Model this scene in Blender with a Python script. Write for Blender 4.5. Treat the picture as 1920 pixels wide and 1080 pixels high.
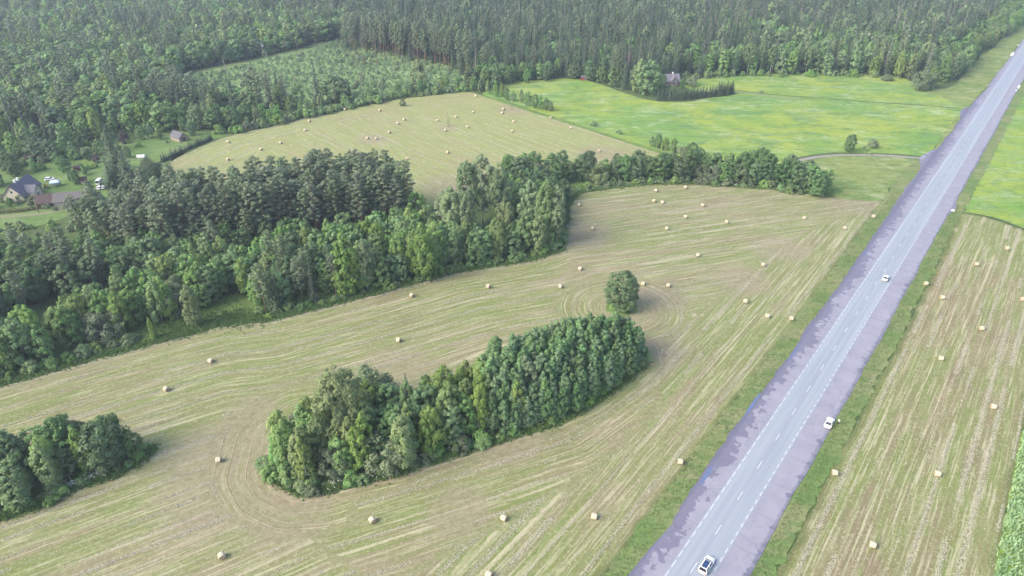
import bpy, bmesh, math, random
import numpy as np
from mathutils import Vector, Matrix
from mathutils.geometry import delaunay_2d_cdt

for o in list(bpy.data.objects):
    bpy.data.objects.remove(o)
scene = bpy.context.scene
COL = scene.collection
R = math.radians

# ------------------------------------------------------------------ camera
CAM_H = 120.0
PITCH = R(30.8)
FPX = 1290.0                       # focal length in pixels of the 1920 px wide photograph
cam_data = bpy.data.cameras.new('camera')
cam_data.sensor_width = 36.0
cam_data.lens = 36.0 * FPX / 1920.0
cam_data.clip_start = 1.0
cam_data.clip_end = 20000.0
cam = bpy.data.objects.new('camera', cam_data)
cam.location = (0, 0, CAM_H)
cam.rotation_euler = (R(90) - PITCH, 0, 0)
COL.objects.link(cam)
scene.camera = cam
scene.render.resolution_x = 1024
scene.render.resolution_y = 576

# ------------------------------------------------------------------ sky, sun, exposure
SUN_AZ = (-0.90, -0.42)            # towards the sun, seen from above
SUN_EL = R(38)
world = bpy.data.worlds.new('World')
scene.world = world
world.use_nodes = True
wn = world.node_tree
wn.nodes.clear()
sky = wn.nodes.new('ShaderNodeTexSky')
sky.sky_type = 'NISHITA'
sky.sun_disc = False
sky.sun_elevation = SUN_EL
sky.sun_rotation = math.atan2(SUN_AZ[0], SUN_AZ[1])
sky.air_density = 1.0
sky.dust_density = 3.5
sky.ozone_density = 1.0
bg = wn.nodes.new('ShaderNodeBackground')
bg.inputs['Strength'].default_value = 0.15
wo = wn.nodes.new('ShaderNodeOutputWorld')
wn.links.new(sky.outputs[0], bg.inputs[0])
wn.links.new(bg.outputs[0], wo.inputs[0])
sun_d = bpy.data.lights.new('sun', 'SUN')
sun_d.energy = 1.15
sun_d.angle = R(35)
sun_d.color = (1.0, 0.95, 0.86)
sun = bpy.data.objects.new('sun', sun_d)
_l = math.hypot(*SUN_AZ)
_d = Vector((SUN_AZ[0] / _l * math.cos(SUN_EL), SUN_AZ[1] / _l * math.cos(SUN_EL), math.sin(SUN_EL)))
sun.rotation_euler = _d.to_track_quat('Z', 'Y').to_euler()
COL.objects.link(sun)
vs = scene.view_settings
vs.view_transform = 'Standard'
vs.look = 'None'
vs.exposure = 1.38
vs.gamma = 1.0
vs.use_curve_mapping = False
scene.cycles.max_bounces = 6
scene.cycles.diffuse_bounces = 4
scene.cycles.glossy_bounces = 2
scene.cycles.transmission_bounces = 2
scene.cycles.volume_bounces = 0
scene.cycles.caustics_reflective = False
scene.cycles.caustics_refractive = False

# ------------------------------------------------------------------ helpers
CP, SP = math.cos(PITCH), math.sin(PITCH)
def G(px, py):
    """ground point (x, y) that the surveyed photo position px, py stands on"""
    a = (px - 960.0) / FPX
    b = (540.0 - py) / FPX
    t = CAM_H / (SP - b * CP)
    return (a * t, (CP + b * SP) * t)
def GP(pts):
    return [G(*p) for p in pts]
RD = np.array([0.6144, 0.7890]); RD = RD / np.linalg.norm(RD)   # road direction
RN = np.array([RD[1], -RD[0]])                                     # to the right of the road
def road(s, n):
    p = RD * s + RN * n
    return (float(p[0]), float(p[1]))

def tag(o, label=None, cat=None, group=None, kind=None):
    if label: o['label'] = label
    if cat: o['category'] = cat
    if group: o['group'] = group
    if kind: o['kind'] = kind
    return o
def link(o, parent=None):
    COL.objects.link(o)
    if parent is not None:
        o.parent = parent
    return o
def empty(name, loc=(0, 0, 0), rz=0.0, s=None):
    o = bpy.data.objects.new(name, None)
    o.empty_display_size = 0.3
    o.location = loc
    o.rotation_euler = (0, 0, rz)
    if s: o.scale = s
    COL.objects.link(o)
    return o
def mesh(name, v, f, mats=(), smooth=False):
    m = bpy.data.meshes.new(name)
    m.from_pydata([tuple(p) for p in v], [], [tuple(q) for q in f])
    for k in mats: m.materials.append(k)
    if smooth:
        m.polygons.foreach_set('use_smooth', [True] * len(m.polygons))
    m.update()
    return m
def obj(name, me, parent=None, loc=None):
    o = bpy.data.objects.new(name, me)
    if loc: o.location = loc
    return link(o, parent)

class MB:
    """collects simple solids into one mesh"""
    def __init__(self):
        self.v = []; self.f = []
    def add(self, v, f):
        b = len(self.v)
        self.v += [tuple(p) for p in v]
        self.f += [tuple(i + b for i in q) for q in f]
        return self
    def box(self, x0, x1, y0, y1, z0, z1):
        v = [(x, y, z) for z in (z0, z1) for x, y in ((x0, y0), (x1, y0), (x1, y1), (x0, y1))]
        return self.add(v, [(3, 2, 1, 0), (4, 5, 6, 7), (0, 1, 5, 4), (1, 2, 6, 5), (2, 3, 7, 6), (3, 0, 4, 7)])
    def tube(self, pts, rads, n=8, cap=True):
        v = []; f = []
        for i, (p, r) in enumerate(zip(pts, rads)):
            p = Vector(p)
            a = Vector(pts[min(i + 1, len(pts) - 1)]) - Vector(pts[max(i - 1, 0)])
            q = a.to_track_quat('Z', 'Y')
            for k in range(n):
                t = 2 * math.pi * k / n
                v.append(p + q @ Vector((r * math.cos(t), r * math.sin(t), 0)))
        for i in range(len(pts) - 1):
            for k in range(n):
                f.append((i * n + k, i * n + (k + 1) % n, (i + 1) * n + (k + 1) % n, (i + 1) * n + k))
        if cap:
            f.append(tuple(range(n - 1, -1, -1)))
            f.append(tuple((len(pts) - 1) * n + k for k in range(n)))
        return self.add(v, f)
    def prism(self, poly, y0, y1):
        """outline in x,z swept along y"""
        n = len(poly)
        v = [(x, y0, z) for x, z in poly] + [(x, y1, z) for x, z in poly]
        f = [tuple(range(n)), tuple(range(2 * n - 1, n - 1, -1))]
        f += [(i, i + n, (i + 1) % n + n, (i + 1) % n) for i in range(n)]
        return self.add(v, f)
    def build(self, name, mat, parent=None, smooth=False, bevel=0.0):
        m = mesh(name, self.v, self.f, (mat,), smooth)
        bm = bmesh.new(); bm.from_mesh(m)
        bmesh.ops.recalc_face_normals(bm, faces=bm.faces)
        if bevel:
            bmesh.ops.bevel(bm, geom=list(bm.edges), offset=bevel, segments=2, affect='EDGES', clamp_overlap=True)
        bm.to_mesh(m); bm.free()
        return obj(name, m, parent)

def copy_tree(o, parent=None):
    c = o.copy()
    COL.objects.link(c)
    if parent is not None:
        c.parent = parent
    for ch in list(o.children):
        copy_tree(ch, c)
    return c

# ------------------------------------------------------------------ material helpers
class NT:
    def __init__(self, name):
        self.m = bpy.data.materials.new(name)
        self.m.use_nodes = True
        self.t = self.m.node_tree
        self.t.nodes.clear()
        self.out = self.t.nodes.new('ShaderNodeOutputMaterial')
    def n(self, typ, **kw):
        nd = self.t.nodes.new(typ)
        for k, v in kw.items():
            setattr(nd, k, v)
        return nd
    def l(self, a, b):
        self.t.links.new(a, b)
    def val(self, sock, v):
        if hasattr(v, 'is_linked') or hasattr(v, 'links'):
            self.l(v, sock)
        else:
            sock.default_value = v
    def math(self, op, a, b=0.0, c=0.0, clamp=False):
        nd = self.n('ShaderNodeMath', operation=op, use_clamp=clamp)
        self.val(nd.inputs[0], a); self.val(nd.inputs[1], b); self.val(nd.inputs[2], c)
        return nd.outputs[0]
    def mix(self, fac, a, b, mode='MIX'):
        nd = self.n('ShaderNodeMix', data_type='RGBA', blend_type=mode)
        self.val(nd.inputs[0], fac)
        self.val(nd.inputs[6], a if hasattr(a, 'links') else (*a, 1.0))
        self.val(nd.inputs[7], b if hasattr(b, 'links') else (*b, 1.0))
        return nd.outputs[2]
    def noise(self, vec=None, scale=1.0, detail=3.0, rough=0.55, dist=0.0):
        nd = self.n('ShaderNodeTexNoise')
        if vec is not None: self.l(vec, nd.inputs['Vector'])
        nd.inputs['Scale'].default_value = scale
        nd.inputs['Detail'].default_value = detail
        nd.inputs['Roughness'].default_value = rough
        nd.inputs['Distortion'].default_value = dist
        return nd.outputs['Fac']
    def ss(self, v, a, b):
        nd = self.n('ShaderNodeMapRange', interpolation_type='SMOOTHSTEP')
        self.val(nd.inputs[0], v)
        nd.inputs[1].default_value = a; nd.inputs[2].default_value = b
        nd.inputs[3].default_value = 0.0; nd.inputs[4].default_value = 1.0
        return nd.outputs[0]
    def pos(self):
        return self.n('ShaderNodeNewGeometry').outputs['Position']
    def obco(self):
        return self.n('ShaderNodeTexCoord').outputs['Object']
    def sep(self, v):
        nd = self.n('ShaderNodeSeparateXYZ'); self.l(v, nd.inputs[0]); return nd.outputs
    def comb(self, x, y, z=0.0):
        nd = self.n('ShaderNodeCombineXYZ')
        self.val(nd.inputs[0], x); self.val(nd.inputs[1], y); self.val(nd.inputs[2], z)
        return nd.outputs[0]
    def attr(self, name):
        nd = self.n('ShaderNodeAttribute', attribute_name=name); return nd.outputs['Fac']
    def finish(self, col, rough=0.8, spec=0.3, bump=None, bstr=0.5, bdist=0.1, metal=0.0):
        b = self.n('ShaderNodeBsdfPrincipled')
        self.val(b.inputs['Base Color'], col if hasattr(col, 'links') else (*col, 1.0))
        self.val(b.inputs['Roughness'], rough)
        b.inputs['Specular IOR Level'].default_value = spec
        b.inputs['Metallic'].default_value = metal
        if bump is not None:
            bp = self.n('ShaderNodeBump')
            bp.inputs['Strength'].default_value = bstr
            bp.inputs['Distance'].default_value = bdist
            self.l(bump, bp.inputs['Height'])
            self.l(bp.outputs[0], b.inputs['Normal'])
        self.l(b.outputs[0], self.out.inputs[0])
        return self.m

def simple(name, col, col2=None, scale=3.0, rough=0.7, spec=0.3, bump=0.0, metal=0.0):
    t = NT(name)
    c2 = col2 or tuple(c * 0.75 for c in col)
    nz = t.noise(t.obco(), scale, 4)
    c = t.mix(nz, col, c2)
    return t.finish(c, rough, spec, nz if bump else None, bump, 0.05, metal)
def leafmat(name, a, b, c, trans=0.30):
    """three leaf colours, mixed leaf by leaf and tree by tree"""
    t = NT(name)
    g = t.n('ShaderNodeNewGeometry')
    oi = t.n('ShaderNodeObjectInfo')
    col = t.mix(g.outputs['Random Per Island'], a, b)
    nz = t.noise(t.obco(), 0.35, 2)
    col = t.mix(t.ss(nz, 0.4, 0.7), col, c)
    hs = t.n('ShaderNodeHueSaturation')
    t.l(col, hs.inputs['Color'])
    t.l(t.math('MULTIPLY_ADD', oi.outputs['Random'], 0.028, 0.486), hs.inputs['Hue'])
    r2 = t.math('FRACT', t.math('MULTIPLY', oi.outputs['Random'], 7.31))
    t.l(t.math('MULTIPLY_ADD', r2, 0.28, 0.72), hs.inputs['Saturation'])
    r3 = t.math('FRACT', t.math('MULTIPLY', oi.outputs['Random'], 13.7))
    t.l(t.math('MULTIPLY_ADD', r3, 0.38, 0.80), hs.inputs['Value'])
    p = t.n('ShaderNodeBsdfPrincipled')
    t.l(hs.outputs[0], p.inputs['Base Color'])
    p.inputs['Roughness'].default_value = 0.55
    p.inputs['Specular IOR Level'].default_value = 0.25
    tr = t.n('ShaderNodeBsdfTranslucent')
    t.l(hs.outputs[0], tr.inputs['Color'])
    mx = t.n('ShaderNodeMixShader'); mx.inputs[0].default_value = trans
    t.l(p.outputs[0], mx.inputs[1]); t.l(tr.outputs[0], mx.inputs[2])
    t.l(mx.outputs[0], t.out.inputs[0])
    return t.m

# ------------------------------------------------------------------ ground materials
def mat_stubble(name, tan=(0.268, 0.234, 0.138), pale=(0.440, 0.400, 0.275), green=(0.132, 0.180, 0.055), brown=(0.185, 0.145, 0.092), gbias=0.5, line=0.5):
    t = NT(name)
    P = t.pos()
    x, y, z = t.sep(P)
    u = t.attr('swath')
    wob = t.math('MULTIPLY_ADD', t.noise(P, 0.05, 2), 0.5, -0.25)
    uu = t.math('ADD', u, wob)
    xs = t.math('MULTIPLY', x, 0.02); ys = t.math('MULTIPLY', y, 0.02)
    st1 = t.noise(t.comb(t.math('MULTIPLY', uu, 0.22), xs, ys), 1.0, 3, 0.6)
    st2 = t.noise(t.comb(t.math('MULTIPLY', uu, 0.75), t.math('MULTIPLY', x, 0.05), t.math('MULTIPLY', y, 0.05)), 1.0, 3, 0.65)
    st3 = t.noise(t.comb(t.math('MULTIPLY', uu, 1.9), t.math('MULTIPLY', x, 0.07), t.math('MULTIPLY', y, 0.07)), 1.0, 4, 0.7)
    big = t.noise(P, 0.018, 3)
    mid = t.noise(P, 0.12, 4, 0.65)
    fine = t.noise(P, 1.3, 5, 0.75)
    # green regrowth against straw, drawn out along the swaths
    g = t.math('ADD', t.math('MULTIPLY', st1, 0.9), t.math('MULTIPLY', big, 0.75))
    g = t.math('ADD', g, t.math('MULTIPLY', st2, 0.65))
    g = t.math('ADD', g, t.math('MULTIPLY', st3, 0.55))
    g = t.math('ADD', g, t.math('MULTIPLY', mid, 0.30))
    g = t.math('ADD', g, t.math('MULTIPLY', fine, 0.45))
    gf = t.math('MULTIPLY', t.ss(g, 1.60 + (0.5 - gbias) * 0.6, 2.02 + (0.5 - gbias) * 0.6), 0.92)
    col = t.mix(fine, tan, tuple(0.72 * c for c in tan))
    br = t.ss(t.math('ADD', t.noise(P, 0.045, 4, 0.6), t.math('MULTIPLY', st2, 0.5)), 0.70, 0.92)
    col = t.mix(t.math('MULTIPLY', br, 0.8), col, brown)
    gcol = t.mix(t.noise(P, 0.4, 4), green, (green[0] * 1.35, green[1] * 1.2, green[2] * 1.1))
    col = t.mix(gf, col, gcol)
    # left-over windrows: thin pale straw lines that come and go
    ph = t.math('MULTIPLY_ADD', t.noise(t.comb(t.math('MULTIPLY', u, 0.11), t.math('MULTIPLY', xs, 0.12), t.math('MULTIPLY', ys, 0.12)), 1.0, 2), 2.2, t.math('MULTIPLY', uu, 1.0 / 6.3))
    saw = t.math('ABSOLUTE', t.math('SUBTRACT', t.math('FRACT', ph), 0.5))
    ln = t.ss(t.math('ADD', saw, t.math('MULTIPLY_ADD', fine, 0.14, -0.07)), 0.075, 0.015)
    brk = t.ss(t.noise(t.comb(t.math('MULTIPLY', u, 0.16), t.math('MULTIPLY', x, 0.035), t.math('MULTIPLY', y, 0.035)), 1.0, 3), 0.42, 0.62)
    col = t.mix(t.math('MULTIPLY', t.math('MULTIPLY', ln, brk), line * 1.1, clamp=True), col, pale)
    ph2 = t.math('MULTIPLY', uu, 1.0 / 2.1)
    saw2 = t.math('ABSOLUTE', t.math('SUBTRACT', t.math('FRACT', ph2), 0.5))
    brk2 = t.ss(st2, 0.44, 0.62)
    col = t.mix(t.math('MULTIPLY', t.math('MULTIPLY', t.ss(saw2, 0.16, 0.03), brk2), line * 0.6), col, pale)
    # matted straw strewn along the swaths, light and dark
    col = t.mix(t.math('MULTIPLY', t.ss(st3, 0.49, 0.66), 0.65), col, pale)
    col = t.mix(t.math('MULTIPLY', t.ss(st3, 0.46, 0.30), 0.5), col, brown)
    gr = t.noise(P, 0.95, 4, 0.85)
    col = t.mix(t.math('MULTIPLY', t.ss(gr, 0.53, 0.66), 0.45), col, pale)
    col = t.mix(t.math('MULTIPLY', t.ss(gr, 0.47, 0.34), 0.42), col, (0.10, 0.095, 0.05))
    # bare dark specks and clods
    sp = t.math('MULTIPLY', t.ss(t.noise(P, 1.9, 3, 0.7), 0.62, 0.72), t.ss(t.noise(P, 0.05, 2), 0.5, 0.66))
    col = t.mix(t.math('MULTIPLY', sp, 0.6), col, (0.12, 0.095, 0.06))
    # worn, churned headland where the machines turned
    wr = t.ss(t.math('ADD', t.attr('worn'), t.math('MULTIPLY_ADD', mid, 0.5, -0.25)), 0.25, 0.75)
    wc = t.mix(t.ss(t.noise(P, 0.6, 4, 0.7), 0.4, 0.65), (0.30, 0.25, 0.18), (0.20, 0.165, 0.115))
    col = t.mix(t.math('MULTIPLY', wr, 0.5), col, wc)
    # unmown fringe
    ed = t.ss(t.math('ADD', t.attr('edge'), t.math('MULTIPLY_ADD', mid, 3.0, -1.5)), 2.0, 0.3)
    col = t.mix(t.math('MULTIPLY', ed, 0.8), col, (0.11, 0.13, 0.045))
    hgt = t.math('ADD', fine, t.math('MULTIPLY', ln, 0.8))
    return t.finish(col, 0.9, 0.1, hgt, 0.55, 0.14)

def mat_grass(name, a, b, c, pale=None, s=1.0, bump=0.5, dark=0.5):
    t = NT(name)
    P = t.pos()
    x, y, z = t.sep(P)
    v = t.comb(t.math('ADD', t.math('MULTIPLY', x, 0.45), t.math('MULTIPLY', y, 0.18)), y, 0.0)
    n1 = t.noise(P, 0.02 * s, 4, 0.6)
    n2 = t.noise(v, 0.10 * s, 5, 0.7, 0.6)
    n3 = t.noise(P, 1.3, 4, 0.75)
    n5 = t.noise(v, 0.42, 4, 0.75, 0.5)
    col = t.mix(t.ss(n1, 0.36, 0.62), a, b)
    col = t.mix(t.math('MULTIPLY', t.ss(n2, 0.46, 0.66), 0.8), col, c)
    if pale:
        # wind-laid, pale seed heads in drawn-out patches
        n4 = t.noise(v, 0.16, 6, 0.75, 0.9)
        n6 = t.noise(P, 0.03, 3)
        col = t.mix(t.math('MULTIPLY', t.math('MULTIPLY', t.ss(n4, 0.47, 0.64), t.ss(n6, 0.38, 0.56)), 0.85), col, pale)
    col = t.mix(t.math('MULTIPLY', t.ss(n5, 0.50, 0.33), dark), col, tuple(0.5 * q for q in c))
    col = t.mix(t.math('MULTIPLY', t.ss(n3, 0.42, 0.72), 0.4), col, tuple(0.5 * q for q in a))
    return t.finish(col, 0.9, 0.1, t.math('ADD', n3, t.math('MULTIPLY', n5, 1.5)), bump, 0.4)

M = {}
M['stubble'] = mat_stubble('stubble_main', gbias=0.66, line=0.65)
M['stubble_far'] = mat_stubble('stubble_far', tan=(0.305, 0.275, 0.140), pale=(0.39, 0.365, 0.225), green=(0.190, 0.240, 0.082), brown=(0.225, 0.19, 0.105), gbias=0.74, line=0.4)
M['stubble_right'] = mat_stubble('stubble_right', tan=(0.250, 0.212, 0.118), gbias=0.64, line=0.65)
M['forest_floor'] = mat_grass('forest_floor', (0.075, 0.12, 0.04), (0.10, 0.145, 0.05), (0.055, 0.085, 0.035))
M['meadow'] = mat_grass('meadow', (0.155, 0.275, 0.062), (0.275, 0.335, 0.06), (0.10, 0.20, 0.07), pale=(0.33, 0.40, 0.21))
M['meadow_r'] = mat_grass('meadow_roadside', (0.15, 0.275, 0.055), (0.26, 0.335, 0.06), (0.09, 0.19, 0.05), pale=(0.30, 0.38, 0.18), s=1.6)
M['lawn'] = mat_grass('lawn', (0.12, 0.20, 0.055), (0.155, 0.225, 0.07), (0.09, 0.155, 0.045), pale=(0.20, 0.245, 0.12), s=3)
M['fallow'] = mat_grass('fallow', (0.15, 0.22, 0.06), (0.22, 0.26, 0.08), (0.11, 0.18, 0.055), pale=(0.33, 0.36, 0.2), s=2)
M['verge'] = mat_grass('verge', (0.125, 0.195, 0.06), (0.195, 0.225, 0.09), (0.10, 0.165, 0.05), pale=(0.24, 0.235, 0.125), s=3, bump=0.3, dark=.25)
M['margin'] = mat_grass('margin', (0.13, 0.215, 0.055), (0.17, 0.24, 0.07), (0.10, 0.17, 0.045), s=3, bump=0.6, dark=.35)
M['clearing'] = mat_grass('clearing', (0.19, 0.29, 0.11), (0.24, 0.32, 0.13), (0.14, 0.22, 0.08), s=2, dark=.35)
# ------------------------------------------------------------------ ground sheets
def inside(poly, X, Y):
    P = np.asarray(poly); n = len(P)
    c = np.zeros(X.shape, bool)
    j = n - 1
    for i in range(n):
        xi, yi = P[i]; xj, yj = P[j]
        c ^= ((yi > Y) != (yj > Y)) & (X < (xj - xi) * (Y - yi) / (yj - yi + 1e-12) + xi)
        j = i
    return c
def dist_line(line, X, Y):
    """distance to a polyline"""
    best = np.full(X.shape, 1e9)
    for (x0, y0), (x1, y1) in zip(line[:-1], line[1:]):
        dx, dy = x1 - x0, y1 - y0
        t = np.clip(((X - x0) * dx + (Y - y0) * dy) / (dx * dx + dy * dy + 1e-9), 0, 1)
        best = np.minimum(best, np.hypot(X - x0 - t * dx, Y - y0 - t * dy))
    return best
def smooth_closed(poly, step, jit, rng):
    """Catmull-Rom through the outline, resampled, with a little raggedness"""
    P = np.asarray(poly, float); n = len(P); out = []
    for i in range(n):
        p0, p1, p2, p3 = P[i - 1], P[i], P[(i + 1) % n], P[(i + 2) % n]
        k = max(1, int(np.linalg.norm(p2 - p1) / step))
        for q in range(k):
            t = q / k
            v = 0.5 * ((2 * p1) + (p2 - p0) * t + (2 * p0 - 5 * p1 + 4 * p2 - p3) * t * t + (3 * p1 - p0 - 3 * p2 + p3) * t ** 3)
            out.append(v + rng.normal(0, jit, 2))
    return np.array(out)
def sheet(name, poly, z, mat, cell=None, step=3.0, jit=0.25, seed=1, swath=None, smooth=True, relief=0.0, worn=None):
    rng = np.random.default_rng(seed)
    B = smooth_closed(poly, step, jit, rng) if smooth else np.asarray(poly, float)
    nb = len(B)
    V = [tuple(p) for p in B]
    if cell:
        mn, mx = B.min(0), B.max(0)
        gx, gy = np.meshgrid(np.arange(mn[0], mx[0], cell), np.arange(mn[1], mx[1], cell))
        gx = gx + rng.uniform(-.3, .3, gx.shape) * cell; gy = gy + rng.uniform(-.3, .3, gy.shape) * cell
        gx, gy = gx.ravel(), gy.ravel()
        ok = inside(B, gx, gy) & (dist_line(np.vstack([B, B[:1]]), gx, gy) > cell * 0.4)
        V += list(zip(gx[ok].tolist(), gy[ok].tolist()))
    r = delaunay_2d_cdt([Vector(p) for p in V], [(i, (i + 1) % nb) for i in range(nb)], [], 1, 1e-4)
    vv, ff = r[0], r[2]
    A = np.array([tuple(p) for p in vv])
    e = dist_line(np.vstack([B, B[:1]]), A[:, 0], A[:, 1])
    zz = np.full(len(A), z)
    if relief:
        zz = zz + relief * np.minimum(1, e / 4) * (np.sin(A[:, 0] * .09) * np.cos(A[:, 1] * .07) + rng.normal(0, .3, len(A)))
    m = mesh(name, np.column_stack([A, zz]), ff, (mat,), smooth=bool(relief))
    bm = bmesh.new(); bm.from_mesh(m)
    for fc in bm.faces:
        if fc.normal.z < 0: fc.normal_flip()
    bm.to_mesh(m); bm.free()
    a = m.attributes.new('edge', 'FLOAT', 'POINT'); a.data.foreach_set('value', e.astype(np.float32))
    if swath is not None:
        a = m.attributes.new('swath', 'FLOAT', 'POINT')
        a.data.foreach_set('value', swath(A[:, 0], A[:, 1]).astype(np.float32))
    if worn is not None:
        wv = np.zeros(len(A))
        for (wx, wy), wr in worn:
            wv = np.maximum(wv, np.exp(-((A[:, 0] - wx) ** 2 + (A[:, 1] - wy) ** 2) / wr ** 2))
        a = m.attributes.new('worn', 'FLOAT', 'POINT'); a.data.foreach_set('value', wv.astype(np.float32))
    o = obj(name, m)
    o['kind'] = 'structure'
    return o

S = 6000.0
go = obj('ground', mesh('ground', [(-S, -S, 0), (S, -S, 0), (S, S, 0), (-S, S, 0)], [(0, 1, 2, 3)], (M['forest_floor'],)))
go['kind'] = 'structure'

def rdist(X, Y):
    return X * RN[0] + Y * RN[1]
GROVE = GP([(508, 880), (525, 908), (560, 925), (610, 922), (650, 910), (740, 890), (840, 856), (930, 828), (1040, 796), (1110, 760), (1180, 710), (1212, 680), (1205, 655), (1150, 640), (1070, 645), (990, 665), (900, 715), (810, 755), (715, 760), (640, 765), (560, 775), (520, 815)])
LGROVE = GP([(-260, 1010), (-150, 1010), (0, 972), (70, 950), (150, 912), (220, 890), (278, 856), (288, 838), (240, 828), (160, 838), (50, 858), (-60, 890), (-240, 920)])
LONE = G(1165, 578)
FEDGE = GP([(-400, 850), (-150, 765), (0, 722), (190, 668), (420, 607), (510, 598), (640, 566), (850, 511), (1000, 486), (1058, 468)])
FEDGE2 = FEDGE + [(G(1058, 468)[0] + 200, G(1058, 468)[1] + 62)]
LOWL = GP([(-400, 1090), (-150, 1015), (0, 975), (150, 915), (280, 868), (400, 905), (500, 935), (580, 930), (650, 912), (840, 858), (1040, 798), (1212, 684)])
LOWR = GP([(200, 1065), (430, 985), (580, 930), (650, 912), (840, 858), (1040, 798), (1212, 684)])
LA, LB = np.array(G(0, 1040)), np.array(G(300, 930))
SEAM = GP([(1212, 684), (1240, 655), (1330, 575), (1430, 490), (1520, 430), (1640, 380)])
def swath_main(X, Y):
    dR = -rdist(X, Y)
    dG = dist_line(GROVE + GROVE[:1], X, Y)
    dT = np.hypot(X - LONE[0], Y - LONE[1])
    dF = dist_line(FEDGE2, X, Y)
    dL = dist_line(LOWR, X, Y)
    ld = (LB - LA) / np.linalg.norm(LB - LA)
    dA = (X - LA[0]) * ld[1] - (Y - LA[1]) * ld[0]
    s0, s1 = G(500, 935), G(690, 1090)
    dL = np.where((X - s0[0]) * (s1[1] - s0[1]) - (Y - s0[1]) * (s1[0] - s0[0]) > 0, dA + 1500, dL)
    # which side of the long seam that runs from the grove's tip to the far corner
    seam = np.array(SEAM + [(260, 300)])
    ys = np.interp(X, seam[:, 0], seam[:, 1])
    low = np.array(LOWL)
    yl = np.interp(X, low[:, 0], low[:, 1])
    u = np.where(X < low[-1, 0], np.where(Y > yl, dF, dL + 300), np.where(Y > ys, dF, dR + 700))
    u = np.where((X < low[-1, 0]) & (Y <= yl) & (dL < 1000) & (dR - 38 < dL * 1.15), dR + 700, u)
    gx = GROVE[0][0]
    u = np.where((X < gx + 22) & (dG < 15 - 0.12 * np.abs(Y - GROVE[0][1] - 8)), dG + 900, u)
    u = np.where(dT < 21, dT + 1100, u)
    u = np.where((dG < 5), dG + 900, u)
    return u
n_ver = -41.0
def vedge(s): return road(s, n_ver)
FIELD = GP([(-420, 860), (-150, 765), (0, 722), (100, 694), (190, 668), (300, 642), (420, 610), (510, 598), (640, 566), (850, 511), (1000, 486), (1050, 470), (1061, 455), (1063, 420), (1064, 385), (1085, 364), (1180, 347), (1300, 346), (1450, 356), (1560, 370), (1655, 377)])
FIELD += [road(305, -42.4), road(250, -41.3), road(200, -40.6), road(150, -40.6), road(100, -40.1), road(60, -40.1), road(20, -40.1)]
FIELD += [(-150, 30), (-260, 60)]
sheet('stubble_field', FIELD, 0.05, M['stubble'], cell=1.7, seed=2, swath=swath_main, worn=[(G(430, 860), 17), (G(400, 930), 15), (G(540, 960), 12), (G(470, 780), 9), (G(740, 690), 12), (G(1180, 575), 13), (G(1230, 660), 9), (G(1240, 560), 10), (G(1390, 525), 12), (G(1460, 465), 12), (G(1090, 440), 14), (G(1600, 385), 14), (G(960, 830), 9), (G(860, 960), 9)])

FARF = GP([(318, 303), (355, 284), (398, 264), (440, 252), (480, 243), (560, 224), (640, 207), (740, 186), (800, 178), (870, 172), (903, 178), (950, 192), (1000, 209), (1100, 240), (1200, 273), (1285, 301), (1200, 315), (1050, 318), (960, 325), (850, 372), (780, 400), (600, 390), (420, 380), (340, 345)])
fe0, fe1 = np.array(G(903, 178)), np.array(G(1270, 296))
fdir = (fe1 - fe0) / np.linalg.norm(fe1 - fe0); fnrm = np.array([-fdir[1], fdir[0]])
TOPF = GP([(318, 303), (355, 284), (398, 264), (440, 252), (480, 243), (560, 224), (640, 207), (740, 186), (870, 172)])
BOTF = GP([(850, 365), (960, 315), (1050, 308), (1200, 303), (1285, 299)])
def swath_far(X, Y):
    u = (X - fe0[0]) * fnrm[0] + (Y - fe0[1]) * fnrm[1]
    d = dist_line(TOPF, X, Y)
    b = dist_line(BOTF, X, Y)
    u = np.where((d < 20) | ((X < G(470, 270)[0] + 12) & (d < 60)), d + 500, u)
    return np.where(b < 12, b + 800, u)
sheet('far_stubble_field', FARF, 0.05, M['stubble_far'], cell=2.5, seed=3, swath=swath_far, worn=[(G(960, 205), 12), (G(850, 350), 18), (G(1130, 290), 16), (G(840, 240), 8), (G(695, 262), 9)])

RF = [road(20, -12.8), road(60, -12.8), road(120, -12.6), road(180, -12.3), road(240, -12.3), road(290, -13), road(316, -13.8)] + GP([(1800, 399), (1850, 408), (1920, 432), (2060, 495)]) + [road(290, 23), road(220, 21.5), road(150, 21.5), road(100, 22), road(20, 22.5)]
sheet('right_stubble_field', RF, 0.05, M['stubble_right'], cell=1.7, seed=4, swath=lambda X, Y: rdist(X, Y) + 100)

sheet('meadow', GP([(905, 176), (950, 190), (1000, 207), (1100, 238), (1200, 271), (1290, 299), (1330, 308), (1478, 308), (1520, 296), (1570, 290), (1650, 290), (1728, 295), (1745, 285), (1790, 225), (1806, 207), (1700, 186), (1540, 180), (1440, 177), (1370, 172), (1300, 190), (1230, 190), (1180, 178), (1130, 160), (1080, 148), (1000, 151), (940, 158)]), 0.05, M['meadow'], cell=8, step=6, seed=5)
sheet('upper_meadow', GP([(1300, 143), (1420, 139), (1560, 139), (1680, 143), (1715, 158), (1725, 170), (1760, 180), (1806, 206), (1700, 189), (1540, 183), (1440, 180), (1370, 175), (1290, 168)]), 0.065, M['meadow'], cell=8, step=6, seed=6)
sheet('roadside_grass', [road(600, -34), road(500, -36), road(470, -36), road(400, -36.6)] + GP([(1748, 284), (1790, 222), (1806, 203), (1760, 183), (1725, 172), (1712, 160), (1745, 165), (1790, 160), (1830, 110), (1880, 70), (1960, -40)]) + [road(900, -33.6), road(720, -33.6)], 0.06, M['fallow'], cell=8, step=6, seed=7)
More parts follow.
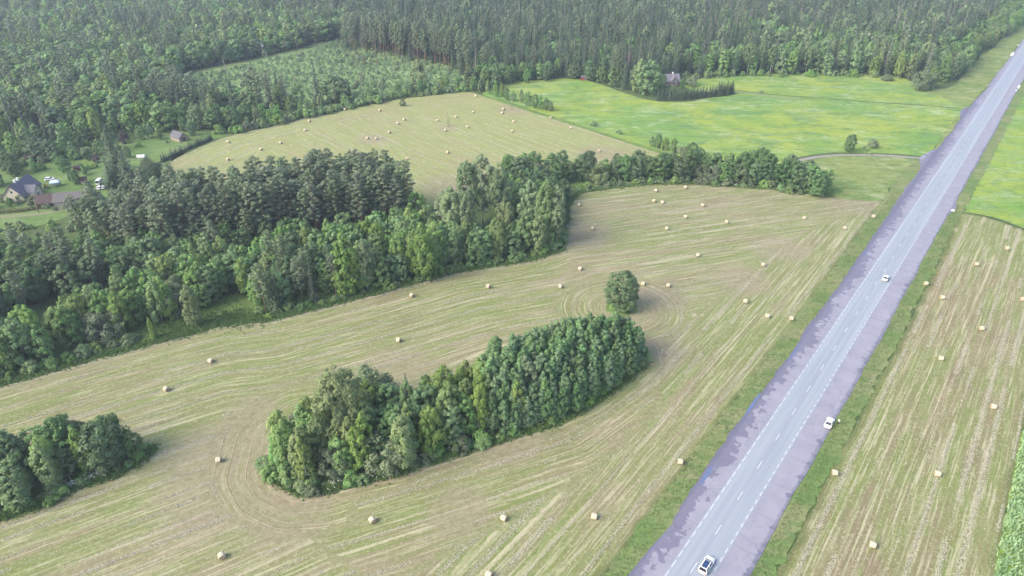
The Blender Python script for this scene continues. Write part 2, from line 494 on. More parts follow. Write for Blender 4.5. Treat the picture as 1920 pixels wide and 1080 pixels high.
sheet('small_meadow', GP([(1478, 312), (1520, 300), (1570, 294), (1650, 294), (1722, 299)]) + [road(368, -42), road(330, -43.4)] + GP([(1655, 376), (1560, 369), (1545, 340), (1500, 318)]), 0.06, M['fallow'], cell=8, step=6, seed=8)
sheet('far_right_meadow', GP([(1800, 396), (1850, 404), (1920, 428), (2060, 490), (2300, 520), (2400, 300), (2200, 100), (2100, 30)]) + [road(900, -15.6), road(700, -15.6), road(500, -15.4), road(400, -13), road(325, -13)], 0.05, M['meadow_r'], cell=8, step=6, seed=9)
sheet('lawn', GP([(-250, 470), (-100, 440), (0, 440), (60, 428), (130, 405), (180, 395), (215, 370), (250, 350), (300, 310), (322, 302), (356, 283), (400, 262), (425, 252), (400, 238), (330, 242), (290, 248), (255, 262), (200, 275), (150, 300), (60, 300), (-60, 300), (-250, 330)]), 0.05, M['lawn'], cell=6, step=4, seed=10)
sheet('clearing', GP([(330, 150), (380, 132), (480, 113), (560, 95), (600, 83), (640, 60), (660, 68), (720, 95), (800, 112), (860, 132), (885, 160), (850, 160), (700, 182), (500, 200), (380, 195), (320, 170)]), 0.05, M['clearing'], cell=8, step=6, seed=11)
sheet('grove_margin', GROVE, 0.09, M['margin'], cell=3, seed=12, step=2, jit=.3)
sheet('corner_grove_margin', LGROVE, 0.09, M['margin'], cell=3, seed=13, step=2, jit=.3)
sheet('woodland_margin', GP([(-420, 840), (-150, 752), (0, 716), (100, 688), (190, 662), (300, 638), (420, 607), (510, 596), (640, 563), (850, 508), (1000, 483), (1049, 467), (1058, 452), (1060, 420), (1062, 385), (1082, 361), (1180, 344), (1300, 343), (1450, 353), (1560, 367), (1570, 350), (1460, 325), (1300, 325), (1050, 328), (960, 400), (850, 480), (640, 530), (480, 550), (380, 560), (200, 610), (0, 670), (-150, 700), (-420, 780)]), 0.10, M['margin'], cell=6, seed=14, step=2, jit=.3)
sheet('lone_tree_margin', [(LONE[0] + 5.2 * math.cos(a), LONE[1] + 4.6 * math.sin(a)) for a in np.linspace(0, 2 * math.pi, 14)[:-1]], 0.09, M['margin'], seed=15, step=1.0, jit=.2)
sheet('left_verge', [road(s, n) for s, n in ((-60, -34), (-60, -40.3), (60, -40.3), (150, -40.8), (250, -41.5), (305, -42.6), (350, -43.5), (375, -42), (380, -38.5), (380, -34))], 0.11, M['verge'], cell=3, seed=16, step=1.5, jit=.42)
sheet('right_verge', [road(s, n) for s, n in ((-60, -18), (-60, -12.9), (60, -12.9), (150, -12.7), (200, -12.4), (240, -12.5), (300, -13.2), (320, -13.2), (400, -12.5), (600, -13), (900, -14), (900, -18))], 0.11, M['verge'], cell=3, seed=17, step=1.5, jit=.42)

# tracks
def strip(name, line, w, z, mat, n=40, seed=0):
    rng = np.random.default_rng(seed)
    P = np.array(line, float)
    d = np.r_[0, np.cumsum(np.hypot(*np.diff(P, axis=0).T))]
    t = np.linspace(0, d[-1], n)
    # rounded centre line
    X = np.interp(t, d, P[:, 0]); Y = np.interp(t, d, P[:, 1])
    for _ in range(3):
        X[1:-1] = (X[:-2] + X[1:-1] * 2 + X[2:]) / 4; Y[1:-1] = (Y[:-2] + Y[1:-1] * 2 + Y[2:]) / 4
    tx, ty = np.gradient(X), np.gradient(Y); L = np.hypot(tx, ty)
    nx, ny = -ty / L, tx / L
    ws = w / 2 * (1 + rng.normal(0, .12, n)); ws2 = w / 2 * (1 + rng.normal(0, .12, n))
    v = [(X[i] + nx[i] * ws[i], Y[i] + ny[i] * ws[i], z) for i in range(n)] + [(X[i] - nx[i] * ws2[i], Y[i] - ny[i] * ws2[i], z) for i in range(n)]
    o = obj(name, mesh(name, v, [(i + n, i + 1 + n, i + 1, i) for i in range(n - 1)], (mat,)))
    o['kind'] = 'structure'
    return o
M['gravel'] = simple('gravel_track', (0.30, 0.285, 0.24), (0.20, 0.21, 0.15), 0.6, 0.9, 0.1)
M['ditch'] = simple('ditch_grass', (0.06, 0.09, 0.03), (0.10, 0.13, 0.05), 0.4, 0.9, 0.1)
M['dirt'] = simple('dirt', (0.22, 0.22, 0.13), (0.16, 0.19, 0.09), 0.5, 0.9, 0.1)
strip('field_track', GP([(1474, 307), (1500, 301), (1530, 295), (1570, 291.5), (1620, 291), (1680, 293), (1722, 297), (1742, 299)]), 3.0, 0.16, M['gravel'], 50, 1)
strip('track_bank', GP([(1474, 302.5), (1500, 296.5), (1530, 290.5), (1570, 287.5), (1620, 288), (1680, 290), (1726, 294)]), 2.2, 0.13, M['ditch'], 60, 2)
strip('ditch', GP([(1372, 168.5), (1420, 175), (1500, 182), (1600, 189), (1700, 196), (1800, 203)]), 1.5, 0.13, M['ditch'], 70, 3)
strip('ditch_path', GP([(1372, 171.5), (1400, 173.5), (1440, 180), (1500, 186)]), 1.6, 0.12, M['gravel'], 30, 4)
strip('farm_track', GP([(-120, 408), (0, 407), (60, 403), (110, 397), (125, 385)]), 3.4, 0.12, M['dirt'], 30, 5)
strip('forest_road', GP([(330, 143), (380, 132), (480, 112), (560, 94), (600, 82), (640, 58), (660, 30)]), 4.5, 0.12, M['fallow'], 40, 6)
strip('field_boundary', GP([(905, 179), (950, 193), (1000, 210), (1100, 241), (1200, 274), (1285, 301)]), 3.2, 0.12, M['margin'], 90, 7)

# ------------------------------------------------------------------ the road (an old runway strip with a marked carriageway)
def mat_shoulder(name, stain, side):
    t = NT(name)
    c = t.obco()
    x, y, z = t.sep(c)
    fine = t.noise(c, 2.5, 4, 0.7)
    mid = t.noise(c, 0.25, 4, 0.6)
    col = t.mix(t.ss(mid, 0.3, 0.7), (0.29, 0.288, 0.335), (0.245, 0.243, 0.29))
    col = t.mix(t.math('MULTIPLY', fine, 0.35), col, (0.144, 0.143, 0.174))
    # damp, dark stain that creeps in from the outer edge in fingers across the strip
    fing = t.noise(t.comb(t.math('MULTIPLY', x, 0.42), t.math('MULTIPLY', y, 0.16), 0.0), 1.0, 4, 0.6)
    blot = t.noise(c, 0.38, 4, 0.55)
    lng = t.noise(t.comb(t.math('MULTIPLY', x, 0.035), 3.0, 0.0), 1.0, 3)
    reach = t.math('ADD', t.math('MULTIPLY', t.ss(fing, 0.35, 0.65), 1.8), t.math('MULTIPLY', t.ss(lng, 0.3, 0.7), 2.4))
    reach = t.math('ADD', reach, t.math('MULTIPLY', t.ss(blot, 0.42, 0.58), 2.0))
    inn = t.math('ABSOLUTE', y)                      # 0 at the outer edge
    st = t.ss(t.math('SUBTRACT', t.math('ADD', reach, stain), inn), -0.1, 0.35)
    col = t.mix(t.math('MULTIPLY', st, 0.85), col, (0.135, 0.13, 0.185))
    col = t.mix(t.math('MULTIPLY', t.ss(t.math('SUBTRACT', t.math('MULTIPLY_ADD', fing, 1.6, 0.3), inn), 0.0, 0.5), 0.5), col, (0.10, 0.10, 0.14))
    # cracks
    v = t.n('ShaderNodeTexVoronoi', feature='DISTANCE_TO_EDGE')
    wv = t.n('ShaderNodeVectorMath', operation='ADD')
    t.l(c, wv.inputs[0])
    nn = t.n('ShaderNodeTexNoise'); nn.inputs['Scale'].default_value = 0.7
    t.l(c, nn.inputs['Vector'])
    t.l(nn.outputs['Color'], wv.inputs[1])
    t.l(wv.outputs[0], v.inputs['Vector']); v.inputs['Scale'].default_value = 0.42
    ck = t.math('MULTIPLY', t.ss(v.outputs['Distance'], 0.025, 0.006), t.ss(t.noise(c, 0.11, 2), 0.46, 0.6))
    col = t.mix(t.math('MULTIPLY', ck, 0.45), col, (0.080, 0.078, 0.104))
    # straight transverse joints
    jx = t.math('ABSOLUTE', t.math('SUBTRACT', t.math('FRACT', t.math('MULTIPLY', x, 1 / 11.0)), 0.5))
    col = t.mix(t.math('MULTIPLY', t.ss(jx, 0.012, 0.004), 0.35), col, (0.106, 0.103, 0.136))
    rough = t.math('MULTIPLY_ADD', st, -0.12, 0.85)
    return t.finish(col, rough, 0.35, fine, 0.2, 0.03)
def mat_road():
    t = NT('carriageway_asphalt')
    c = t.obco()
    x, y, z = t.sep(c)
    fine = t.noise(c, 3.0, 4, 0.7)
    lng = t.noise(t.comb(t.math('MULTIPLY', x, 0.02), t.math('MULTIPLY', y, 0.9), 0.0), 1.0, 4, 0.6)
    col = t.mix(t.ss(lng, 0.3, 0.7), (0.306, 0.338, 0.366), (0.257, 0.285, 0.320))
    col = t.mix(t.math('MULTIPLY', fine, 0.25), col, (0.197, 0.214, 0.245))
    # oil band along the middle of each lane and a repaired seam in the centre
    ay = t.math('ABSOLUTE', y)
    lane = t.math('ABSOLUTE', t.math('SUBTRACT', ay, 1.75))
    oil = t.math('MULTIPLY', t.ss(lane, 0.75, 0.2), t.ss(t.noise(t.comb(t.math('MULTIPLY', x, 0.01), y, 0), 1.0, 2), 0.4, 0.6))
    col = t.mix(t.math('MULTIPLY', oil, 0.28), col, (0.197, 0.214, 0.255))
    cen = t.ss(t.math('ADD', ay, t.math('MULTIPLY_ADD', fine, 0.3, -0.15)), 0.85, 0.3)
    col = t.mix(t.math('MULTIPLY', cen, 0.35), col, (0.197, 0.214, 0.255))
    return t.finish(col, 0.6, 0.4, fine, 0.15, 0.02)
RA = math.atan2(RD[1], RD[0])
S0, S1 = -60.0, 1500.0
def road_obj(name, left, right, z, mat, org):
    """a strip between two outlines n(s), local x runs along the road, local y across it from n = org"""
    v = []; f = []
    ss = sorted(set([s for s, _ in left] + [s for s, _ in right]))
    L = np.interp(ss, *zip(*left)); Rr = np.interp(ss, *zip(*right))
    for s, a, b in zip(ss, L, Rr):
        v += [(s, -(a - org), 0), (s, -(b - org), 0)]
    for i in range(len(ss) - 1):
        f.append((2 * i + 1, 2 * i + 3, 2 * i + 2, 2 * i))
    # a real edge that drops to the verge
    k = len(v); v += [(p[0], p[1], -0.15) for p in v]
    for i in range(len(ss) - 1):
        f.append((2 * i, 2 * i + 2, k + 2 * i + 2, k + 2 * i)); f.append((2 * i + 3, 2 * i + 1, k + 2 * i + 1, k + 2 * i + 3))
    o = obj(name, mesh(name, v, f, (mat,)))
    p = road(0, org)
    o.location = (p[0], p[1], z); o.rotation_euler = (0, 0, RA)
    o['kind'] = 'structure'
    return o
rg = np.random.default_rng(7)
le = []
s = S0
walk = 0
while s < 700:
    walk = walk * 0.9 + rg.normal(0, 0.16)
    base = np.interp(s, [-60, 60, 150, 230, 300, 368, 383, 389, 405, 470, 484, 492, 502, 540, 700], [-35.4, -35.6, -36.0, -36.2, -36.5, -36.8, -40.5, -40.0, -36.4, -36.2, -38.2, -39.0, -36.0, -34.6, -33.4])
    le.append((s, float(base + walk)))
    s += rg.uniform(0.9, 2.2)
le.append((S1, -33.4))
re = []
s = S0; walk = 0
while s < 700:
    walk = walk * 0.85 + rg.normal(0, 0.09)
    base = np.interp(s, [-60, 60, 250, 318, 322, 328, 332, 700], [-16.6, -16.8, -17.2, -17.2, -16.0, -16.0, -17.2, -17.4])
    re.append((s, float(base + walk)))
    s += rg.uniform(0.9, 2.4)
re.append((S1, -17.4))
CL, CR = -30.6, -22.7
road_obj('runway_shoulder', le, [(S0, CL), (S1, CL)], 0.22, mat_shoulder('left_shoulder', -0.1, 1), -36.2)
road_obj('runway_shoulder', [(S0, CR), (S1, CR)], re, 0.22, mat_shoulder('right_shoulder', -3.2, -1), -17.0)
road_obj('road', [(S0, CL), (S1, CL)], [(S0, CR), (S1, CR)], 0.235, mat_road(), (CL + CR) / 2)
M['paint'] = simple('road_paint', (0.70, 0.71, 0.73), (0.5, 0.52, 0.56), 1.4, 0.6, 0.3)
ROADCEN = (CL + CR) / 2
road_root = bpy.data.objects['road']
def dashes(n, a, gap, w, s0, s1, name):
    me = mesh(name, [(-a / 2, -w / 2, 0), (a / 2, -w / 2, 0), (a / 2, w / 2, 0), (-a / 2, w / 2, 0)], [(0, 1, 2, 3)], (M['paint'],))
    s = s0; k = 0
    while s < s1 and k < 150:
        o = obj(name, me, road_root, (s, -(n - ROADCEN), 0.005))
        s += a + gap; k += 1
    # the far marks run together into one piece
    v = []; f = []
    while s < 900:
        b = len(v)
        v += [(s - a / 2, -(n - ROADCEN) - w / 2, .005), (s + a / 2, -(n - ROADCEN) - w / 2, .005), (s + a / 2, -(n - ROADCEN) + w / 2, .005), (s - a / 2, -(n - ROADCEN) + w / 2, .005)]
        f.append((b, b + 1, b + 2, b + 3)); s += a + gap
    if v:
        o = obj(name, mesh(name + '_far', v, f, (M['paint'],)), road_root); o['kind'] = 'stuff'
dashes(ROADCEN + 0.05, 3.2, 8.8, 0.12, 70, 520, 'centre_dash')
dashes(CL + 0.35, 2.0, 1.1, 0.11, 80, 330, 'edge_dash')
dashes(CR - 0.35, 1.25, 1.5, 0.12, 80, 330, 'edge_dash')

# puddles and pale sand along the pavement's edges
t = NT('puddle_water')
nz = t.noise(t.obco(), 1.5, 3)
M['puddle'] = t.finish(t.mix(nz, (0.10, 0.14, 0.26), (0.13, 0.17, 0.27)), 0.1, 0.5)
M['sand'] = simple('pale_sand', (0.72, 0.72, 0.72), (0.6, 0.6, 0.6), 1.0, 0.9, 0.1)
def blob(name, s, n, ls, wn, z, mat, seed):
    rng = np.random.default_rng(seed)
    k = 26
    a = np.linspace(0, 2 * np.pi, k, endpoint=False)
    r = 1 + 0.22 * np.sin(2 * a + rng.uniform(0, 6)) + 0.15 * np.sin(5 * a + rng.uniform(0, 6)) + rng.normal(0, .06, k)
    v = [(*road(s + ls * r[i] * math.cos(a[i]), n + wn * r[i] * math.sin(a[i])), z) for i in range(k)]
    o = obj(name, mesh(name, v, [tuple(range(k - 1, -1, -1))], (mat,)))
    bm = bmesh.new(); bm.from_mesh(o.data)
    for fc in bm.faces:
        if fc.normal.z < 0: fc.normal_flip()
    bm.to_mesh(o.data); bm.free()
    o['kind'] = 'structure'
    return o
def SN(px, py):
    p = np.array(G(px, py)); return float(p @ RD), float(p @ RN)
for i, (px, py, ls, w) in enumerate([(1322, 892, 4.2, .42), (1408, 760, 6.0, .40), (1487, 662, 4.5, .28), (1620, 476, 3.0, .25)]):
    s_, n_ = SN(px, py)
    blob('puddle', s_, n_ + .25, ls, w, 0.232, M['puddle'], i)
for i, (px, py, ls, w) in enumerate([(1898, 102, 7, 1.3), (1909, 85, 3, .6), (1910, 163, 5, .8), (1905, 170, 2.5, .4)]):
    s_, n_ = SN(px, py)
    blob('sand_patch', s_, n_, ls, w, 0.238, M['sand'], i + 20)
s_, n_ = SN(1785, 395); blob('sand_patch', s_, n_ + .3, 1.6, .6, 0.238, M['sand'], 40)
# ------------------------------------------------------------------ vegetation: crown and trunk builders
def unit(v):
    return v / np.maximum(np.linalg.norm(v, axis=-1, keepdims=True), 1e-9)
def cards(C, N, size, rng, ratio=0.72, up=None):
    """one leaf spray per centre: a small kite facing N"""
    n = len(C)
    N = unit(N)
    a = rng.normal(size=(n, 3)) if up is None else up + rng.normal(size=(n, 3)) * 0.35
    T = unit(a - (a * N).sum(1, keepdims=True) * N)
    Bv = np.cross(N, T)
    s = (np.asarray(size) * rng.uniform(0.65, 1.35, n))[:, None]
    bend = N * s * rng.uniform(-.25, .1, (n, 1))
    P = np.stack([C - T * s * .5, C + Bv * s * .5 * ratio + bend, C + T * s * .62, C - Bv * s * .5 * ratio + bend], 1)
    return P.reshape(-1, 3)
def crown_mesh(name, P, mat):
    n = len(P) // 4
    m = bpy.data.meshes.new(name)
    m.vertices.add(n * 4); m.loops.add(n * 4); m.polygons.add(n)
    m.vertices.foreach_set('co', P.astype(np.float32).ravel())
    m.loops.foreach_set('vertex_index', np.arange(n * 4, dtype=np.int32))
    m.polygons.foreach_set('loop_start', np.arange(0, n * 4, 4, dtype=np.int32))
    m.materials.append(mat)
    m.update(calc_edges=True)
    return m
def rdir(rng, n, zb=0.0):
    d = rng.normal(size=(n, 3)); d = unit(d); d[:, 2] += zb
    return unit(d)
def prof_oval(t, lo=0.5, peak=0.4):
    return np.where(t < peak, lo + (1 - lo) * np.sin(np.clip(t / peak, 0, 1) * np.pi / 2), np.sqrt(np.clip(1 - ((t - peak) / (1 - peak)) ** 2, 0, 1)))
def prof_cone(t):
    return np.clip(1 - t, 0, 1) ** 0.8 * 0.95 + 0.05
def crown_blobs(rng, h, r, cb, nc, ncard, size, prof, cr=(0.22, 0.36), zst=0.85, droop=0.0, zb=0.35, fill=0.45, seed_dir=None):
    """leafy crown: clumps through the envelope, each clump a shell of leaf sprays"""
    z0 = cb * h; L = h - z0
    t = rng.uniform(0.02, 0.97, nc * 3)
    keep = rng.uniform(size=nc * 3) < 0.35 + 0.65 * prof(t)
    t = t[keep][:nc]; nc = len(t)
    ang = rng.uniform(0, 2 * np.pi, nc)
    lob = 1 + 0.18 * np.sin(2 * ang + rng.uniform(0, 6)) + 0.12 * np.sin(3 * ang + rng.uniform(0, 6))
    rad = prof(t) * r * lob * np.sqrt(rng.uniform(fill, 1.0, nc)) * 0.82
    c = np.column_stack([rad * np.cos(ang), rad * np.sin(ang), z0 + t * L * 0.94])
    c = np.vstack([c, [[0, 0, h - r * 0.25]]])
    nc += 1
    rr = r * rng.uniform(*cr, nc) * (0.7 + 0.3 * prof(np.append(t, .6)))
    per = np.maximum(8, (ncard * rr ** 2 / (rr ** 2).sum())).astype(int)
    idx = np.repeat(np.arange(nc), per)
    d = rdir(rng, len(idx), zb)
    sc = np.array([1, 1, zst])
    rho = rng.uniform(0.6, 1.08, len(idx))[:, None]
    C = c[idx] + d * sc * rr[idx][:, None] * rho
    C[:, 2] -= droop * rr[idx] * rng.uniform(0, 1, len(idx)) * (1 - np.clip(d[:, 2], 0, 1))
    out = C * np.array([1, 1, 0.0]); out = unit(out)
    N = d + out * 0.35 + np.array([0, 0, 0.45]) + rng.normal(size=d.shape) * 0.3
    upv = np.tile(np.array([[0, 0, -1.0]]), (len(C), 1)) if droop else None
    C[:, 2] = np.maximum(C[:, 2], 0.15)
    return cards(C, N, size, rng, up=upv)
def crown_spruce(rng, h, r, cb, nper, size, dens=1.0, ragged=0.15):
    C = []; N = []; Sz = []
    z = cb * h
    while z < h * 0.985:
        t = (z - cb * h) / (h * (1 - cb))
        Rr = r * (max(0.0, 1 - t) ** 0.85 * 0.96 + 0.04)
        nb = max(4, int((5 + 6 * (1 - t)) * dens))
        a0 = rng.uniform(0, 6.28)
        for k in range(nb):
            a = a0 + 2 * math.pi * k / nb + rng.normal(0, .2)
            ln = Rr * rng.uniform(1 - 2.2 * ragged, 1 + ragged)
            m = max(2, int(ln * nper))
            q = np.linspace(0.18, 1.0, m) + rng.normal(0, .03, m)
            drop = -0.42 * ln * q + 0.16 * ln * q ** 3
            ca, sa = math.cos(a), math.sin(a)
            off = rng.normal(0, 0.16 * ln * (0.4 + 0.6 * (1 - q)), m)
            C.append(np.column_stack([ca * ln * q - sa * off, sa * ln * q + ca * off, z + drop + rng.normal(0, .08, m)]))
            nn = np.tile([ca * .55, sa * .55, 0.85], (m, 1)) + rng.normal(0, .24, (m, 3))
            N.append(nn); Sz.append(np.full(m, size * (0.75 + 0.25 * (1 - t))))
        z += h * 0.028 * rng.uniform(0.8, 1.2)
    C.append(np.column_stack([rng.normal(0, .07, 5), rng.normal(0, .07, 5), np.linspace(h * .95, h, 5)])); N.append(rng.normal(0, 1, (5, 3))); Sz.append(np.full(5, size * .55))
    C = np.vstack(C); C[:, 2] = np.maximum(C[:, 2], .1)
    up = unit(C * np.array([1, 1, 0.0])) + np.array([0, 0, -.3])
    return cards(C, np.vstack(N), np.concatenate(Sz), rng, ratio=.6, up=up)
def crown_pine(rng, h, r, cb, nb, ncl, size):
    C = []; N = []; limbs = []
    for k in range(nb):
        t = (k + rng.uniform(0, 1)) / nb
        z = h * (cb + (1 - cb) * t * 0.97)
        Rr = r * (0.62 + 0.38 * math.sin(min(1, t / .35) * math.pi / 2)) * math.sqrt(max(0.03, 1 - max(0, (t - .35) / .65) ** 2.2))
        a = k * 2.4 + rng.normal(0, .4)
        ln = Rr * rng.uniform(0.55, 1.08)
        e = np.array([math.cos(a) * ln, math.sin(a) * ln, z + ln * rng.uniform(0.05, .35)])
        limbs.append(((0, 0, z - .2), tuple(e)))
        for q in (0.55, 1.0):
            if q < 1 and ln < 1.4: continue
            c = np.array([0, 0, z]) * (1 - q) + e * q
            cr = r * rng.uniform(.26, .4)
            m = int(ncl * (1 if q == 1 else .6))
            d = rdir(rng, m, .5)
            C.append(c + d * np.array([1, 1, .55]) * cr * rng.uniform(.35, 1.05, (m, 1)))
            N.append(d + np.array([0, 0, .55]) + rng.normal(0, .32, (m, 3)))
    return cards(np.vstack(C), np.vstack(N), size, rng, ratio=.6), limbs
def trunk_mesh(name, rng, h, r0, mat, limbs=(), lean=0.015, top=0.96, tilt=None):
    b = MB()
    n = 7
    p = []; rr = []
    x = y = 0.0
    for k in range(n):
        t = k / (n - 1)
        p.append((x, y, -0.1 + t * h * top)); rr.append(r0 * (1.25 if k == 0 else 1 - 0.9 * t))
        x += rng.normal(0, lean) * h / n; y += rng.normal(0, lean) * h / n
    b.tube(p, rr, 7)
    for a, e in limbs:
        a = Vector(a); e = Vector(e)
        b.tube([a, a.lerp(e, .5) + Vector((0, 0, -.1)), e], [r0 * .3, r0 * .2, r0 * .06], 5, cap=False)
    return mesh(name, b.v, b.f, (mat,), True)

def limbs_for(rng, h, r, cb, n):
    out = []
    for k in range(n):
        z = h * (cb + (0.85 - cb) * (k + .5) / n); a = k * 2.4 + rng.normal(0, .3)
        l = r * rng.uniform(.45, .75) * (1.05 - z / h * .6)
        out.append(((0, 0, z * .92), (math.cos(a) * l, math.sin(a) * l, z * .92 + l * rng.uniform(.5, 1.0))))
    return out

def bark(name, a, b, sx=1.5, sz=3.0):
    t = NT(name)
    x, y, z = t.sep(t.obco())
    nz = t.noise(t.comb(t.math('MULTIPLY', x, sx), t.math('MULTIPLY', y, sx), t.math('MULTIPLY', z, sz)), 1.0, 4, .7)
    return t.finish(t.mix(t.ss(nz, .4, .65), a, b), .85, .15, nz, .6, .05)
M['bark'] = bark('bark_grey_brown', (0.13, 0.105, 0.08), (0.20, 0.17, 0.14), 4, 1)
M['bark_birch'] = bark('bark_birch', (0.62, 0.60, 0.55), (0.10, 0.09, 0.08), .6, 3.0)
M['bark_aspen'] = bark('bark_aspen', (0.42, 0.42, 0.36), (0.25, 0.25, 0.21), 1, 2)
M['bark_pine'] = bark('bark_pine', (0.272, 0.180, 0.110), (0.176, 0.133, 0.100), 3, 1)
M['bark_dead'] = bark('bark_dead', (0.46, 0.42, 0.38), (0.32, 0.29, 0.26), 3, 1)
M['l_birch'] = leafmat('leaves_birch', (0.177, 0.286, 0.064), (0.250, 0.364, 0.088), (0.201, 0.314, 0.071))
M['l_alder'] = leafmat('leaves_alder', (0.132, 0.264, 0.068), (0.222, 0.382, 0.099), (0.172, 0.318, 0.087))
M['l_dark'] = leafmat('leaves_dark', (0.085, 0.175, 0.057), (0.152, 0.264, 0.087), (0.117, 0.212, 0.073))
M['l_willow'] = leafmat('leaves_willow', (0.146, 0.213, 0.098), (0.232, 0.297, 0.142), (0.171, 0.235, 0.108))
M['l_aspen'] = leafmat('leaves_aspen', (0.152, 0.244, 0.095), (0.254, 0.360, 0.143), (0.203, 0.297, 0.120))
M['l_young'] = leafmat('leaves_young_aspen', (0.101, 0.207, 0.075), (0.213, 0.351, 0.127), (0.143, 0.264, 0.092))
M['l_pine'] = leafmat('needles_pine', (0.118, 0.184, 0.093), (0.198, 0.271, 0.133), (0.151, 0.209, 0.099), .12)
M['l_spruce'] = leafmat('needles_spruce', (0.058, 0.108, 0.056), (0.108, 0.170, 0.082), (0.082, 0.134, 0.062), .12)
M['l_dead'] = leafmat('dead_needles', (0.238, 0.189, 0.154), (0.350, 0.287, 0.238), (0.280, 0.224, 0.196), .02)
M['l_bush'] = leafmat('leaves_bush', (0.143, 0.276, 0.064), (0.264, 0.423, 0.104), (0.193, 0.328, 0.080))
M['l_sapling'] = leafmat('leaves_sapling', (0.17, 0.30, 0.11), (0.27, 0.41, 0.165), (0.21, 0.34, 0.13))
M['l_purple'] = leafmat('leaves_purple', (0.077, 0.063, 0.070), (0.126, 0.105, 0.105), (0.098, 0.084, 0.084))
M['l_yellow'] = leafmat('leaves_yellow', (0.560, 0.462, 0.070), (0.308, 0.378, 0.084), (0.700, 0.560, 0.070))

PROTO = {}
def proto(kind, cat, h, items):
    PROTO[kind] = dict(cat=cat, h=h, items=items)
def make_protos():
    P = prof_oval
    def dec(kind, cat, h, r, cb, nc, ncard, size, mat, bk, nvar, seed, tr=.014, **kw):
        it = []
        for k in range(nvar):
            rng = np.random.default_rng(seed + k)
            hh = h; r_ = r * rng.uniform(.9, 1.12)
            q = crown_blobs(rng, hh, r_, cb * rng.uniform(.7, 1.3), nc, ncard, size, kw.get('prof', P), **{a: b for a, b in kw.items() if a != 'prof'})
            it.append((trunk_mesh(kind + '_trunk', rng, hh, tr * hh, M[bk], limbs_for(rng, hh, r_, max(cb, .15), 7)), crown_mesh(kind + '_crown', q, M[mat])))
        proto(kind, cat, h, it)
    dec('birch', 'birch tree', 16, 3.3, .07, 95, 3900, .50, 'l_birch', 'bark_birch', 5, 10, .010, prof=lambda t: P(t, .62, .32), cr=(.15, .29), droop=.5, zst=1.15)
    dec('big_birch', 'birch tree', 24, 6.0, .10, 170, 9000, .58, 'l_birch', 'bark_birch', 1, 20, .012, prof=lambda t: P(t, .6, .4), cr=(.11, .21), droop=.6, zst=1.1)
    dec('alder', 'alder tree', 14, 3.9, .05, 100, 3900, .52, 'l_alder', 'bark', 5, 30, .013, prof=lambda t: P(t, .62, .42), cr=(.14, .26))
    dec('dark', 'broadleaf tree', 14, 4.4, .04, 105, 4300, .53, 'l_dark', 'bark', 4, 40, .014, prof=lambda t: P(t, .6, .45), cr=(.13, .25))
    dec('willow', 'willow tree', 9, 4.4, .03, 56, 3400, .46, 'l_willow', 'bark', 3, 50, .02, prof=lambda t: P(t, .6, .45), cr=(.2, .34))
    dec('aspen', 'aspen tree', 28, 5.0, .24, 130, 6200, .60, 'l_aspen', 'bark_aspen', 3, 60, .010, prof=lambda t: P(t, .35, .5), cr=(.13, .24), zst=1.3)
    dec('young', 'aspen tree', 14, 2.5, .02, 80, 3200, .50, 'l_young', 'bark_aspen', 5, 70, .009, prof=lambda t: np.where(t < .25, .75 + t, np.clip(1.1 - (t - .25) ** 1.6 * 1.25, .22, 1)), cr=(.16, .32), zst=1.25, zb=.5, fill=.3)
    dec('lone', 'tree', 14.5, 4.7, .02, 170, 7000, .46, 'l_dark', 'bark', 1, 45, .014, prof=lambda t: P(t, .72, .38), cr=(.12, .22), fill=.6)
    dec('bush', 'bush', 3.2, 2.1, .0, 26, 1100, .36, 'l_bush', 'bark', 4, 80, .02, prof=lambda t: P(t, .75, .3), cr=(.24, .4))
    dec('shrub', 'willow bush', 5, 3.0, .0, 34, 1700, .42, 'l_willow', 'bark', 3, 90, .02, prof=lambda t: P(t, .75, .3), cr=(.22, .38))
    dec('sapling', 'sapling', 3, 1.7, .0, 20, 420, .42, 'l_sapling', 'bark', 3, 260, .015, prof=lambda t: P(t, .75, .3), cr=(.26, .42))
    dec('purple', 'bush', 7, 3.4, .0, 36, 2000, .42, 'l_purple', 'bark', 1, 95, .02, prof=lambda t: P(t, .7, .4), cr=(.22, .36))
    dec('yellow', 'bush', 2, 1.3, .0, 16, 600, .28, 'l_yellow', 'bark', 1, 97, .02, prof=lambda t: P(t, .75, .3), cr=(.26, .4))
    PROTO['green'] = dict(PROTO['alder'], cat='tree')
    it = []
    for k in range(5):
        rng = np.random.default_rng(100 + k)
        q, lb = crown_pine(rng, 25, 3.0, .30 + .08 * k / 4, 40, 58, .50)
        it.append((trunk_mesh('pine_trunk', rng, 25, .27, M['bark_pine'], lb), crown_mesh('pine_crown', q, M['l_pine'])))
    proto('pine', 'pine tree', 25, it)
    it = []
    for k in range(2):
        rng = np.random.default_rng(120 + k)
        q, lb = crown_pine(rng, 26, 2.6, .70, 13, 50, .55)
        it.append((trunk_mesh('lone_pine_trunk', rng, 26, .24, M['bark_pine'], lb, .02), crown_mesh('lone_pine_crown', q, M['l_pine'])))
    proto('lone_pine', 'pine tree', 26, it)
    it = []
    for k in range(4):
        rng = np.random.default_rng(110 + k)
        it.append((trunk_mesh('spruce_trunk', rng, 24, .28, M['bark'], top=.97), crown_mesh('spruce_crown', crown_spruce(rng, 24, 3.3, .04, 2.6, .74), M['l_spruce'])))
    proto('spruce', 'spruce tree', 24, it)
    it = []
    for k in range(2):
        rng = np.random.default_rng(130 + k)
        it.append((trunk_mesh('dead_spruce_trunk', rng, 22, .22, M['bark_dead'], top=1.0), crown_mesh('dead_spruce_crown', crown_spruce(rng, 22, 2.2, .22, 1.9, .5, .8, .3), M['l_dead'])))
